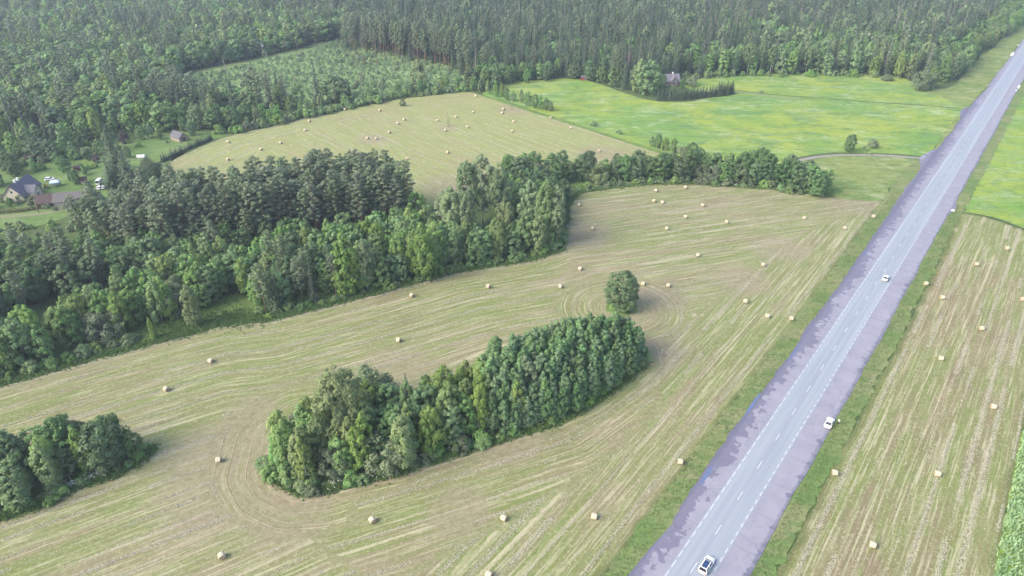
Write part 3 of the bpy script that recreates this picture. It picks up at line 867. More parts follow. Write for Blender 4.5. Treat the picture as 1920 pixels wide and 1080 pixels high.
    proto('dead_spruce', 'dead spruce', 22, it)
    # coarser copies for the far forest
    dec('f_alder', 'tree', 14, 3.7, .05, 40, 1000, .98, 'l_alder', 'bark', 3, 200, .013, prof=lambda t: P(t, .62, .42), cr=(.24, .38))
    dec('f_dark', 'tree', 14, 4.2, .05, 40, 1100, .98, 'l_dark', 'bark', 2, 210, .013, prof=lambda t: P(t, .62, .42), cr=(.24, .38))
    dec('f_birch', 'tree', 16, 3.2, .07, 40, 1000, .92, 'l_birch', 'bark_birch', 2, 220, .011, prof=lambda t: P(t, .62, .32), cr=(.22, .38), zst=1.15)
    dec('f_aspen', 'tree', 22, 3.9, .2, 44, 1200, 1.0, 'l_aspen', 'bark_aspen', 2, 230, .011, prof=lambda t: P(t, .4, .5), cr=(.22, .34), zst=1.3)
    it = []
    for k in range(4):
        rng = np.random.default_rng(240 + k)
        it.append((trunk_mesh('f_spruce_trunk', rng, 24, .28, M['bark'], top=.97), crown_mesh('f_spruce_crown', crown_spruce(rng, 24, 2.9, .06, 1.5, 1.15, .9), M['l_spruce'])))
    proto('f_spruce', 'spruce tree', 24, it)
    it = []
    for k in range(3):
        rng = np.random.default_rng(250 + k)
        q, lb = crown_pine(rng, 25, 2.9, .36, 26, 30, .85)
        it.append((trunk_mesh('f_pine_trunk', rng, 25, .27, M['bark_pine'], ()), crown_mesh('f_pine_crown', q, M['l_pine'])))
    proto('f_pine', 'pine tree', 25, it)
    it = []
    for k in range(3):
        rng = np.random.default_rng(140 + k)
        it.append((trunk_mesh('hedge_conifer_trunk', rng, 9, .12, M['bark'], top=.9), crown_mesh('hedge_conifer_crown', crown_spruce(rng, 9, 1.9, .0, 4.2, .5, 1.2), M['l_spruce'])))
    proto('conifer', 'conifer', 9, it)
make_protos()
NAMES = dict(lone='broadleaf_tree', green='deciduous_tree', birch='birch_tree', big_birch='birch_tree', alder='alder_tree', dark='broadleaf_tree', willow='willow_tree', aspen='aspen_tree', young='young_aspen_tree', bush='bush', shrub='willow_bush', purple='bush', yellow='bush', pine='pine_tree', lone_pine='pine_tree', spruce='spruce_tree', dead_spruce='dead_spruce_tree', conifer='hedge_conifer')
TR = random.Random(5)
COUNT = {}
def tree(kind, x, y, h, label, group=None, w=1.0, rz=None):
    p = PROTO[kind]
    tm, cm = p['items'][TR.randrange(len(p['items']))]
    s = h / p['h']
    ws = s ** 0.85 * w
    e = empty(NAMES[kind], (x, y, 0), TR.uniform(0, 6.28) if rz is None else rz, (ws, ws, s))
    tag(e, label, p['cat'], group)
    obj('trunk', tm, e); obj('crown', cm, e)
    COUNT[kind] = COUNT.get(kind, 0) + 1
    return e
def scatter(poly, sp, seed, jit=.38):
    rng = np.random.default_rng(seed)
    P = np.array(poly); mn, mx = P.min(0), P.max(0)
    ys = np.arange(mn[1], mx[1] + sp, sp * .87)
    X = []; Y = []
    for i, yy in enumerate(ys):
        xs = np.arange(mn[0], mx[0] + sp, sp) + (sp / 2 if i % 2 else 0)
        X.append(xs); Y.append(np.full(len(xs), yy))
    X = np.concatenate(X); Y = np.concatenate(Y)
    X = X + rng.uniform(-jit, jit, len(X)) * sp; Y = Y + rng.uniform(-jit, jit, len(X)) * sp
    k = inside(P, X, Y)
    return X[k], Y[k], rng
def to_px(x, y, z=0.0):
    zc = y * CP + (CAM_H - z) * SP
    return 960 + FPX * x / zc, 540 + FPX * ((CAM_H - z) * CP - y * SP) / zc
LOOK = dict(green='mid green tree', birch='light green birch', big_birch='large light green birch', alder='mid green alder', dark='dark rounded tree', willow='pale grey-green willow', aspen='tall grey-green aspen', young='slim young aspen', bush='green bush', shrub='grey-green bush', pine='grey-green pine', spruce='dark pointed spruce', dead_spruce='bare grey-brown dead spruce', conifer='narrow dark conifer')
def spot(i, xs, ys, X, Y):
    """where in its stand a tree is, in words"""
    fx = (X[i] - min(X)) / max(1e-6, max(X) - min(X)); 
    a = ('far left', 'left', 'centre left', 'centre right', 'right', 'far right')[min(5, int(fx * 6))]
    same = np.abs(np.asarray(X) - X[i]) < 12
    r = (np.asarray(Y)[same] < Y[i] - 1).sum() / max(1, same.sum())
    b = 'front row' if r < .34 else 'middle row' if r < .67 else 'back row'
    return b + ', ' + a
NTH = ['leftmost'] + [w + ' from left' for w in 'second third fourth fifth sixth seventh eighth ninth tenth eleventh twelfth thirteenth fourteenth fifteenth sixteenth seventeenth eighteenth nineteenth twentieth twenty-first twenty-second twenty-third twenty-fourth twenty-fifth'.split()]
def single_out(made):
    for lb, os_ in made.items():
        if 1 < len(os_) <= 25:
            for j, o in enumerate(sorted(os_, key=lambda q: to_px(q.location.x, q.location.y)[0])):
                new = lb + ', ' + NTH[j]
                if len(new.split()) > 16: new = new.replace(' row', '')
                if len(new.split()) > 16: new = new.replace('shorter ', '').replace('tall ', '')
                o['label'] = new
def stand(poly, sp, mixd, seed, where, hs, group, front=None, hfun=None):
    """fill a footprint with individual trees; mixd: kind -> share"""
    X, Y, rng = scatter(poly, sp, seed)
    kinds = list(mixd); wts = np.array([mixd[k] for k in kinds], float); wts /= wts.sum()
    n = len(X)
    made = {}
    for i in range(n):
        k = kinds[rng.choice(len(kinds), p=wts)]
        lo, hi = hs[k] if isinstance(hs, dict) else hs
        h = rng.uniform(lo, hi)
        if hfun: h *= hfun(X[i], Y[i])
        q = (h - lo) / (hi - lo)
        o = tree(k, X[i], Y[i], h, '%s%s %s, %s' % ('tall ' if q > .7 else 'shorter ' if q < .3 else '', LOOK[k].replace('tall ', ''), where, spot(i, None, None, X, Y)), group, w=rng.uniform(.88, 1.15))
        made.setdefault(o['label'], []).append(o)
    single_out(made)
# ------------------------------------------------------------------ trees
# island grove in the stubble: mixed left half
stand(GP([(525, 885), (560, 908), (610, 906), (650, 895), (740, 876), (840, 842), (905, 820), (925, 770), (905, 735), (850, 760), (800, 785), (713, 785), (640, 800), (560, 810), (530, 830)]), 3.9,
      dict(birch=.42, alder=.36, dark=.1, willow=.12), 21, 'in the long island grove', dict(birch=(11.5, 16.5), alder=(10.5, 14.5), dark=(9, 12), willow=(8, 11)), 'trees of the island grove')
# its dense young right half, highest in the middle
def dome(x, y):
    d = dist_line(GROVE + GROVE[:1], np.array([x]), np.array([y]))[0]
    return min(1.0, 0.52 + 0.055 * d)
stand(GP([(915, 822), (980, 808), (1040, 788), (1110, 752), (1180, 702), (1204, 682), (1196, 664), (1150, 652), (1080, 656), (1000, 676), (930, 720), (905, 750)]), 2.35,
      dict(young=1), 22, 'in the island grove', (14, 17), 'young aspens of the island grove', hfun=dome)
for px, py, k, h, w, lb in [
    (650, 842, 'big_birch', 26.5, 1.05, 'tallest, broad light green birch at left end of the island grove'),
    (578, 908, 'birch', 14.5, .8, 'slim pale birch at the front left corner of the island grove'),
    (546, 884, 'birch', 15, 1.0, 'bushy birch at the leftmost tip of the island grove'),
    (760, 872, 'birch', 15.5, .95, 'birch with forked top at front of the island grove, beside a dark gap'),
    (805, 858, 'birch', 14, .75, 'slender birch right of the fork-topped birch, front of the island grove'),
    (772, 876, 'birch', 9.0, .55, 'small thin birch with white stem at the front of the island grove'),
    (842, 838, 'birch', 8.0, .7, 'little yellow-green birch at the front middle of the island grove'),
    (700, 768, 'willow', 14, .9, 'pale blue-green willow at the back of the island grove'),
    (735, 775, 'willow', 10, .9, 'low grey willow behind the big birch of the island grove'),
    (765, 762, 'spruce', 11, .9, 'small dark spruce at the back of the island grove'),
    (802, 770, 'alder', 12, .9, 'alder at the back edge of the island grove, right of the spruce'),
    (846, 768, 'spruce', 9, .8, 'short spruce at the dip in the back of the island grove'),
    (868, 762, 'dark', 10, .8, 'dark rounded tree at the dip in the island grove'),
    (930, 728, 'young', 17, 1.3, 'tall aspen where the young aspens begin, back of the island grove'),
    (960, 715, 'young', 16, 1.3, 'broad aspen at the left shoulder of the young aspen dome'),
    (900, 810, 'birch', 15, .8, 'light birch at the left edge of the young aspens'),
    (970, 795, 'birch', 14, .7, 'pale stemmed birch among the front of the young aspens'),
    (1206, 676, 'dark', 5, .8, 'low dark bushy tree at the right tip of the island grove')]:
    x, y = G(px, py); tree(k, x, y, h, lb, w=w)
# undergrowth along the front of the island grove
def bushes(line, n, seed, hs, where, group, kinds=('bush',), spread=1.4):
    rng = np.random.default_rng(seed)
    P = np.array(line); d = np.r_[0, np.cumsum(np.hypot(*np.diff(P, axis=0).T))]
    ts = (np.arange(n) + rng.uniform(.1, .9, n)) / n * d[-1]
    made = {}
    for i, t_ in enumerate(ts):
        x = np.interp(t_, d, P[:, 0]) + rng.normal(0, spread); y = np.interp(t_, d, P[:, 1]) + rng.normal(0, spread)
        k = kinds[rng.integers(len(kinds))]
        f = t_ / d[-1]
        a = ('far left', 'left', 'centre left', 'centre right', 'right', 'far right')[min(5, int(f * 6))]
        o = tree(k, x, y, rng.uniform(*hs), '%s %s, %s' % (LOOK[k], where, a), group, w=rng.uniform(.8, 1.2))
        made.setdefault(o['label'], []).append(o)
    single_out(made)
bushes(GP([(512, 872), (530, 900), (575, 915), (650, 900), (740, 880), (840, 846), (915, 826)]), 26, 23, (1.6, 4.2), 'before the island grove', 'undergrowth of the island grove', ('bush', 'bush', 'shrub'))
bushes(GP([(930, 820), (1040, 788), (1110, 752), (1180, 703), (1208, 676), (1195, 660)]), 22, 24, (1.6, 3.4), 'under the young aspens', 'bushes under the young aspens', ('bush',), .6)

# corner grove, lower left
stand(GP([(-230, 990), (-140, 990), (0, 950), (70, 930), (150, 893), (220, 872), (268, 848), (240, 842), (160, 852), (50, 874), (-60, 905), (-220, 940)]), 5.2,
      dict(alder=.5, dark=.4, birch=.1), 25, 'in the corner grove', dict(alder=(10, 13.5), dark=(10, 13.5), birch=(12, 14)), 'trees of the corner grove')
for px, py, k, h, w, lb in [
    (205, 872, 'dark', 14, 1.2, 'big dark rounded tree at the right end of the corner grove'),
    (130, 868, 'dark', 15, 1.0, 'dark tree standing highest at the back of the corner grove'),
    (105, 915, 'birch', 13.5, 1.1, 'light green birch in the middle of the corner grove'),
    (40, 945, 'alder', 11, 1.3, 'bright green spreading alder at the front left of the corner grove'),
    (258, 857, 'dark', 8.5, .8, 'low dark tree at the rightmost tip of the corner grove'),
    (20, 900, 'alder', 12, 1.3, 'broad green alder at the back left of the corner grove')]:
    x, y = G(px, py); tree(k, x, y, h, lb, w=w)
bushes(GP([(-150, 1000), (0, 962), (70, 941), (150, 904), (220, 883), (272, 856)]), 16, 26, (1.4, 3.0), 'before the corner grove', 'undergrowth of the corner grove', ('bush',), .9)

# lone tree with its bushy foot
tree('lone', LONE[0], LONE[1], 14.2, 'lone dense green tree standing in the stubble field', w=1.2)
for a, sd in ((0.3, 'right'), (2.2, 'back'), (3.5, 'left'), (4.9, 'front')):
    tree('bush', LONE[0] + 2.4 * math.cos(a), LONE[1] + 2.2 * math.sin(a), 2.6, 'green bush at the %s foot of the lone field tree' % sd, 'bushes round the lone tree')

# big woodland, left
stand(GP([(-260, 800), (-150, 740), (0, 704), (100, 676), (190, 648), (285, 622), (330, 600), (400, 568), (440, 553), (470, 560), (455, 505), (350, 520), (230, 575), (110, 630), (60, 640), (-80, 660), (-260, 730)]), 4.9,
      dict(alder=.45, birch=.4, willow=.15), 31, 'in the light woodland', dict(alder=(12, 16), birch=(12, 16.5), willow=(9, 12)), 'light green woodland at the left')
stand(GP([(-260, 720), (-80, 640), (60, 600), (90, 570), (230, 535), (330, 512), (450, 488), (560, 462), (500, 458), (330, 480), (200, 490), (100, 500), (0, 490), (-260, 520)]), 5.4,
      dict(dark=.3, alder=.45, pine=.25), 32, 'behind the light woodland', dict(dark=(12, 16), alder=(11, 15), pine=(15, 19)), 'dark wood behind the light woodland')
stand(GP([(150, 478), (190, 440), (250, 418), (330, 412), (450, 415), (560, 398), (650, 374), (735, 381), (782, 424), (740, 438), (650, 446), (500, 462), (330, 488), (200, 500)]), 4.7,
      dict(pine=.9, dark=.06, spruce=.04), 33, 'in the dark pine stand', dict(pine=(21, 27), dark=(10, 13), spruce=(17, 22)), 'pines of the tall pine stand', hfun=lambda x, y: 0.86 if x < G(330, 440)[0] else 1.0)
stand(GP([(455, 508), (560, 478), (680, 458), (800, 436), (850, 440), (880, 470), (870, 490), (780, 505), (640, 530), (520, 556), (465, 550)]), 5.0,
      dict(alder=.75, birch=.15, dark=.1), 34, 'below the pines', dict(alder=(12, 16), birch=(13, 16), dark=(12, 15)), 'green broadleaf belt below the pines')
stand(GP([(470, 572), (510, 586), (560, 578), (640, 556), (660, 530), (560, 548), (500, 558)]), 4.2,
      dict(spruce=.35, pine=.35, alder=.3), 35, 'at the woodland front\'s left', dict(spruce=(13, 19), pine=(15, 20), alder=(11, 14)), 'mixed front of the woodland')
stand(GP([(640, 556), (850, 505), (1000, 479), (1046, 464), (1040, 448), (1000, 442), (900, 462), (780, 505), (660, 530)]), 4.1,
      dict(birch=.4, alder=.32, dark=.15, young=.13), 36, 'at the woodland front', dict(birch=(12, 18), alder=(10, 15), dark=(10, 14), young=(13, 17)), 'birches of the woodland front')
for px, py, k, h, w, lb in [
    (368, 612, 'birch', 15.3, .95, 'single light birch with white stem standing before the left woodland'),
    (290, 636, 'birch', 8, .6, 'thin little birch at the edge of the left woodland'),
    (500, 588, 'pine', 18, 1.25, 'broad pale pine at the left corner of the woodland front'),
    (540, 540, 'pine', 20, 1.0, 'brownish pine rising among light alders behind the woodland front'),
    (520, 535, 'pine', 21, .9, 'thin brownish pine beside another, behind the woodland front'),
    (655, 552, 'birch', 23, 1.15, 'tall full birch left of centre at the woodland front'),
    (795, 523, 'birch', 22, 1.0, 'tall pointed birch at the middle of the woodland front'),
    (690, 545, 'aspen', 20, .9, 'blue-green aspen beside the tall full birch, woodland front'),
    (905, 420, 'aspen', 30, 1.15, 'tallest dark aspen behind the woodland, above the right clump'),
    (878, 426, 'aspen', 28, .95, 'tall aspen just left of the tallest dark one'),
    (935, 424, 'aspen', 27, 1.0, 'tall aspen just right of the tallest dark one'),
    (850, 462, 'aspen', 25, .95, 'grey aspen with pale bare limbs, left of the tall clump'),
    (880, 468, 'aspen', 24, .85, 'grey aspen with pale bare limbs, middle of the tall clump'),
    (835, 458, 'aspen', 22, .8, 'small grey aspen at the left of the pale limbed aspens'),
    (992, 455, 'aspen', 26, .95, 'left of three pale aspens at the right end of the woodland'),
    (1022, 460, 'aspen', 27, .85, 'middle of three pale aspens at the right end of the woodland'),
    (1043, 462, 'aspen', 25, .85, 'right of three pale aspens, at the very woodland corner'),
    (945, 462, 'birch', 19, 1.1, 'yellow-green birch below the tall aspen clump'),
    (668, 402, 'pine', 25, 1.3, 'broad pale pine at the front right of the pine stand'),
    (702, 425, 'pine', 24, 1.2, 'pale pine at the right end of the pine stand front'),
    (785, 432, 'alder', 17, 1.1, 'bright green alder at the right end of the pine stand'),
    (228, 342, 'spruce', 28, 1.9, 'very tall old spruce in the farmyard'),
    (246, 352, 'spruce', 18, 2.0, 'lower dark spruce at the right of the tall farmyard spruce'),
    (212, 352, 'spruce', 15, 1.9, 'lower dark spruce at the left of the tall farmyard spruce')]:
    x, y = G(px, py); tree(k, x, y, h, lb, w=w)
bushes(GP([(-150, 752), (0, 712), (100, 685), (190, 658), (285, 632)]), 22, 37, (1.6, 3.8), 'before the left woodland', 'bushes before the left woodland', ('bush', 'bush', 'shrub'), 1.0)
bushes(GP([(480, 590), (510, 592), (640, 560), (850, 506), (1000, 481), (1048, 466), (1058, 440)]), 40, 38, (1.4, 3.4), 'before the woodland front', 'bushes along the woodland front', ('bush',), .7)
bushes(GP([(20, 425), (60, 430), (110, 440), (160, 420)]), 12, 39, (1.5, 3.5), 'on the grass below the farm', 'bushes below the farm', ('bush', 'shrub'), 3)

# tree belt between the two stubble fields
BELT = GP([(945, 350), (1000, 350), (1060, 345), (1200, 342), (1300, 341), (1440, 348), (1500, 361), (1548, 366), (1555, 356), (1500, 338), (1440, 326), (1340, 326), (1200, 330), (1050, 330), (950, 335)])
stand(BELT, 5.0, dict(dark=.62, willow=.1, green=.28), 41, 'in the belt between fields', dict(dark=(10, 14.5), willow=(7, 10), green=(10, 13)), 'trees of the belt between the stubble fields')
stand(GP([(930, 400), (990, 425), (1050, 440), (1058, 400), (1064, 372), (1000, 350), (950, 360)]), 5.0, dict(dark=.7, green=.3), 42, 'behind the pale aspens', dict(dark=(9, 13), green=(8, 12)), 'trees linking belt and woodland')
for px, py, k, h, w, lb in [(1530, 368, 'dark', 12, 1.15, 'big round dark tree at the right end of the belt'), (1490, 358, 'dark', 13, 1.1, 'round dark tree second from the right end of the belt'),
                            (1430, 340, 'dark', 16, 1.1, 'highest dark tree of the belt, near its right end'), (1102, 356, 'bush', 4, 1.0, 'small bush in white flowers before the belt')]:
    x, y = G(px, py); tree(k, x, y, h, lb, w=w)
bushes(GP([(1075, 357), (1180, 345), (1300, 344), (1440, 352), (1500, 364), (1550, 369)]), 26, 43, (1.5, 4.0), 'along the front of the belt', 'bushes along the tree belt', ('bush', 'shrub'), .8)

# between far stubble and meadow
made = {}
for i, (px, py, k, h, w) in enumerate([(900, 172, 'alder', 8, .9), (915, 176, 'birch', 9, .8), (930, 182, 'alder', 11, .8), (941, 183, 'birch', 10, .8), (950, 188, 'alder', 9, .8), (962, 190, 'alder', 7, .8), (978, 194, 'birch', 9, .8), (990, 198, 'alder', 9, .8), (1003, 203, 'dark', 9, .8), (1013, 205, 'alder', 9, .8), (1024, 207, 'dark', 8, .8), (1032, 209, 'alder', 7, .8), (886, 170, 'alder', 7, .9)]):
    x, y = G(px, py); o = tree(k, x, y, h, '%s in the row between far stubble and meadow' % LOOK[k], 'tree row at the top of the field boundary', w=w); made.setdefault(o['label'], []).append(o)
single_out(made)
made = {}
for i, (px, py, k, h, w) in enumerate([(1222, 274, 'alder', 6, 1.1), (1233, 278, 'alder', 8, 1.05), (1246, 282, 'birch', 7, 1.3), (1262, 286, 'birch', 8, 1.2), (1280, 292, 'willow', 5, 1.1), (1296, 298, 'dark', 9, 1.1), (1310, 302, 'dark', 7.5, 1.1)]):
    x, y = G(px, py); o = tree(k, x, y, h, '%s in the clump at the boundary\'s lower end' % LOOK[k], 'tree clump at the lower end of the field boundary', w=w); made.setdefault(o['label'], []).append(o)
single_out(made)
for px, py, k, h, w, lb in [(1113, 236, 'bush', 3.0, 1, 'small dark bush on the field boundary, left of two'), (1160, 251, 'bush', 2.4, 1, 'small dark bush on the field boundary, right of two'),
                            (755, 199, 'willow', 4.6, .75, 'round dark bush alone at the far stubble\'s upper edge'), (1590, 285, 'dark', 10, .95, 'lone dark pointed tree beside the field track'),
                            (1636, 277, 'shrub', 4.4, 1.1, 'low grey willow bush right of the lone pointed tree'), (1621, 282, 'bush', 2.4, 1, 'small low bush between pointed tree and willow bush'),
                            (1727, 168, 'willow', 13, 1.25, 'big round willow at the wood\'s corner by the road'), (1662, 151, 'shrub', 4.5, 1.5, 'low spreading bush at the upper meadow\'s edge'),
                            (1426, 174, 'bush', 2.0, 1, 'tiny bush beside the ditch in the meadow'), (1632, 290, 'bush', 1.4, 1, 'tiny bush on the bank of the field track'),
                            (1743, 165, 'birch', 14, 1.1, 'pale tree just behind the big round willow by the road')]:
    x, y = G(px, py); tree(k, x, y, h, lb, w=w)

# house in the wood's edge: hedge and garden trees
hp = GP([(1234, 188), (1280, 187), (1330, 182), (1372, 176)])
d_ = np.r_[0, np.cumsum(np.hypot(*np.diff(np.array(hp), axis=0).T))]
made = {}
for i, t_ in enumerate(np.linspace(0, d_[-1], 24)):
    x = np.interp(t_, d_, [p[0] for p in hp]); y = np.interp(t_, d_, [p[1] for p in hp])
    o = tree('conifer', x + TR.uniform(-.3, .3), y + TR.uniform(-.3, .3), TR.uniform(6.5, 8.0) * (1.18 if i > 17 else 1), 'narrow dark conifer in the hedge before the grey-roofed house' + (', tall right end' if i > 17 else ''), 'conifer hedge by the house in the wood' + (', tall end' if i > 17 else ''), w=1.45)
    made.setdefault(o['label'], []).append(o)
single_out(made)
for px, py, k, h, w, lb in [(1213, 178, 'alder', 23, 1.35, 'big pale rounded tree left of the conifer hedge'), (1198, 175, 'birch', 22, 1.2, 'tall pale tree leaning against the big rounded one'), (1170, 168, 'spruce', 18, 1.3, 'brownish conifer left of the big rounded tree'),
                            (1186, 168, 'spruce', 19, 1.2, 'dark conifer between brownish conifer and rounded tree'), (1150, 163, 'alder', 14, 1.1, 'rounded tree left of the brownish conifer'), (1128, 155, 'alder', 12, 1.0, 'rounded tree at the meadow, right of the red hut'),
                            (1108, 152, 'dark', 12, 1.0, 'tree just right of the red hut'), (1076, 148, 'dark', 12, 1.1, 'round dark tree just left of the red hut'), (1225, 176, 'alder', 11, 1.0, 'low tree beside the conifer hedge\'s left end'),
                            (1285, 158, 'dark', 9, 1.1, 'dark garden tree right of the grey-roofed house'), (1296, 162, 'willow', 7, 1.1, 'pale garden shrub right of the grey-roofed house'), (1240, 172, 'willow', 6, 1, 'pale shrub before the grey-roofed house'),
                            (1262, 172, 'bush', 3.5, 1, 'bush in front of the grey-roofed house'), (1243, 164, 'green', 9, 1.0, 'green tree at the left front of the grey-roofed house'), (1278, 166, 'green', 6.5, 1.0, 'low green tree at the right front of the grey-roofed house')]:
    x, y = G(px, py); tree(k, x, y, h, lb, w=w)

# farm: hedge along the far stubble, orchard and yard trees
hp = GP([(304, 304), (330, 292), (352, 281), (376, 271), (396, 263)])
d_ = np.r_[0, np.cumsum(np.hypot(*np.diff(np.array(hp), axis=0).T))]
made = {}
for i, t_ in enumerate(np.linspace(0, d_[-1], 22)):
    x = np.interp(t_, d_, [p[0] for p in hp]); y = np.interp(t_, d_, [p[1] for p in hp])
    o = tree('conifer', x, y, TR.uniform(3.2, 4.6), 'small dark conifer in the hedge between farm and far stubble', 'conifer hedge at the far stubble', w=1.25)
    made.setdefault(o['label'], []).append(o)
single_out(made)
for px, py, k, h, w, lb in [(310, 246, 'green', 17, 1.35, 'big rounded light tree above the shed'), (372, 244, 'green', 14, 1.3, 'rounded tree right of the big one above the shed'), (405, 243, 'dark', 13, 1.4, 'broad rounded tree at the hedge\'s upper end'), (437, 240, 'dark', 13, 1.4, 'broad rounded tree beside the far stubble\'s left corner'), (362, 254, 'dark', 8.5, .9, 'round dark tree beside the grey-roofed shed'), (124, 324, 'dark', 9, 1.05, 'round dark apple tree in the farmyard'), (145, 345, 'dark', 7, .95, 'dark apple tree behind the barn'), (135, 338, 'dark', 5.5, .9, 'low apple tree left of another behind the barn'),
                            (75, 300, 'dark', 12, 1.35, 'broad dark tree above the brown shed'), (45, 302, 'dark', 10, 1.1, 'dark tree left of the brown shed'), (100, 300, 'dark', 11, 1.1, 'broad dark tree right of the brown shed'), (20, 325, 'dark', 11, 1.1, 'rounded dark tree above the farmhouse'), (-10, 350, 'alder', 11, 1.2, 'green tree at the left edge by the farmhouse'),
                            (140, 296, 'alder', 9, 1.0, 'light green tree in the orchard above the yard'), (165, 300, 'dark', 7, 1, 'dark low tree in the orchard'), (182, 305, 'purple', 4.6, .8, 'brownish bush at the orchard\'s right'), (235, 268, 'purple', 7, .9, 'purple-leaved tree behind the tall spruce'), (265, 262, 'alder', 8.5, .8, 'green tree right of the purple-leaved tree'),
                            (150, 315, 'bush', 2.6, 1, 'garden bush above the round apple tree'), (165, 318, 'bush', 2.4, 1, 'garden bush in the middle of the yard row'), (178, 314, 'bush', 2.2, 1, 'garden bush at the right of the yard row'), (80, 318, 'bush', 3, 1, 'bush behind the farmhouse'), (20, 388, 'alder', 4.5, 1, 'green bush under the farmhouse gable'),
                            (45, 378, 'shrub', 4, 1.1, 'grey-green bush in front of the farmhouse'), (65, 382, 'shrub', 3.6, 1.1, 'grey-green bush between farmhouse and barn'), (88, 352, 'yellow', 2, 1, 'yellow flowering bush beside the blue tent'), (285, 330, 'willow', 9, 1.1, 'pale grey willow right of the tall spruce'), (270, 345, 'willow', 9, 1.1, 'pale grey willow nearest the tall spruce'), (312, 268, 'bush', 1.8, .9, 'tiny bush on the lawn before the shed')]:
    x, y = G(px, py); tree(k, x, y, h, lb, w=w)

bushes(GP([(5, 300), (60, 310), (110, 300), (170, 292), (215, 290), (255, 275)]), 26, 63, (2.0, 5.0), 'in the farm orchard', 'orchard bushes', ('bush', 'shrub', 'bush'), 4.0)
bushes(GP([(0, 372), (25, 385), (60, 384), (85, 392), (115, 394), (165, 385)]), 14, 64, (1.2, 2.6), 'along the farmyard\'s lower side', 'farmyard bushes', ('bush', 'shrub'), 1.0)
for px, py, k, h, w, lb in [(120, 296, 'green', 10, 1.1, 'green orchard tree above the round apple tree'), (190, 290, 'green', 9, 1.0, 'green orchard tree left of the tall spruce'), (205, 282, 'green', 10, 1.0, 'green tree just behind the tall spruce, left'), (5, 312, 'green', 12, 1.2, 'green tree at the picture edge above the farmhouse'), (30, 292, 'green', 13, 1.2, 'green tree behind the dark tree by the brown shed'), (300, 262, 'green', 6, 1.0, 'small green tree on the lawn left of the shed')]:
    x, y = G(px, py); tree(k, x, y, h, lb, w=w)

for px, py, k, h, w, lb in [(2, 350, 'green', 8, 1.1, 'green garden tree at the picture edge beside the farmhouse'), (-15, 392, 'green', 8, 1.1, 'green garden tree at the left picture edge below the farmhouse'), (66, 322, 'green', 7, 1.0, 'small green tree just behind the farmhouse'), (108, 310, 'green', 6.5, 1.0, 'small green tree left of the round apple tree'), (160, 328, 'green', 5, 1.0, 'small green tree between apple tree and hut'), (215, 318, 'green', 8, 1.0, 'green tree at the left foot of the tall spruce'), (240, 296, 'green', 7, 1.0, 'green tree on the lawn behind the tall spruce'), (282, 258, 'green', 9, 1.0, 'green tree at the lawn\'s upper edge'), (345, 246, 'green', 9, 1.0, 'green tree directly behind the shed'), (30, 330, 'dark', 8, 1.1, 'dark garden tree close behind the farmhouse')]:
    x, y = G(px, py); tree(k, x, y, h, lb, w=w)

# woodland above the farm and along the far stubble
UL = GP([(-260, 330), (-150, 315), (0, 290), (60, 283), (150, 276), (200, 266), (250, 252), (300, 243), (330, 241), (400, 242), (430, 248), (480, 240), (560, 222), (640, 205), (740, 184.5), (810, 176), (850, 171), (880, 167), (870, 160), (800, 168), (730, 176), (640, 192), (560, 207), (480, 220), (380, 222), (330, 222), (250, 232), (150, 252), (0, 266), (-150, 285), (-260, 300)])
stand(UL, 8.2, dict(green=.5, dark=.14, birch=.26, spruce=.05, pine=.05), 51, 'in the wood above the farm', dict(green=(9, 16), dark=(9, 15), birch=(13, 18), spruce=(12, 18), pine=(16, 20)), 'wood above the farm and far stubble', hfun=lambda x, y: .6 if x > G(470, 235)[0] else 1.0)
bushes(GP([(400, 250), (440, 250), (480, 241), (560, 222.5), (640, 205.5), (740, 185), (810, 177), (868, 171)]), 60, 58, (2.5, 5.5), 'along the far stubble\'s top edge', 'bushes along the far stubble', ('bush', 'bush', 'shrub'), 1.2)
stand(GP([(870, 168), (905, 172), (945, 163), (1000, 154), (1060, 150), (1060, 138), (1000, 140), (930, 146), (870, 152)]), 7.0, dict(dark=.6, green=.4), 52, 'at the meadow\'s top corner', (9, 14), 'trees at the top corner of the meadow')
# front rows of the conifer forest
stand(GP([(640, 92), (720, 107), (800, 122), (860, 140), (880, 146), (880, 130), (800, 105), (720, 90), (650, 78)]), 6.6, dict(pine=.75, spruce=.2, dead_spruce=.05), 53, 'at the clearing\'s forest edge', dict(pine=(24, 29), spruce=(18, 25), dead_spruce=(20, 24)), 'pines at the clearing\'s forest edge')
stand(GP([(880, 146), (1000, 145), (1100, 148), (1180, 160), (1240, 158), (1265, 146), (1310, 138), (1300, 128), (1150, 128), (1000, 122), (880, 126)]), 7.0, dict(spruce=.6, pine=.1, dark=.2, green=.07, dead_spruce=.03), 54, 'at the meadow\'s forest edge', dict(spruce=(18, 26), pine=(20, 25), dark=(12, 17), green=(12, 17), dead_spruce=(18, 22)), 'forest edge behind the meadow')
stand(GP([(1300, 145), (1420, 141), (1560, 141), (1650, 144), (1710, 154), (1740, 152), (1740, 128), (1560, 122), (1420, 122), (1300, 126)]), 6.4, dict(aspen=.18, green=.38, birch=.12, spruce=.22, dead_spruce=.1), 55, 'at the upper meadow\'s edge', dict(aspen=(18, 24), green=(13, 19), birch=(14, 18), spruce=(17, 24), dead_spruce=(19, 24)), 'forest edge above the upper meadow')
stand(GP([(1740, 158), (1780, 156), (1805, 140), (1830, 112), (1880, 74), (1925, 40), (1960, 0), (1920, 0), (1850, 50), (1790, 100), (1740, 128)]), 8.0, dict(green=.5, birch=.2, dark=.2, willow=.1), 56, 'at the roadside forest edge', dict(green=(11, 17), birch=(12, 16), dark=(10, 16), willow=(8, 11)), 'roadside edge of the forest')
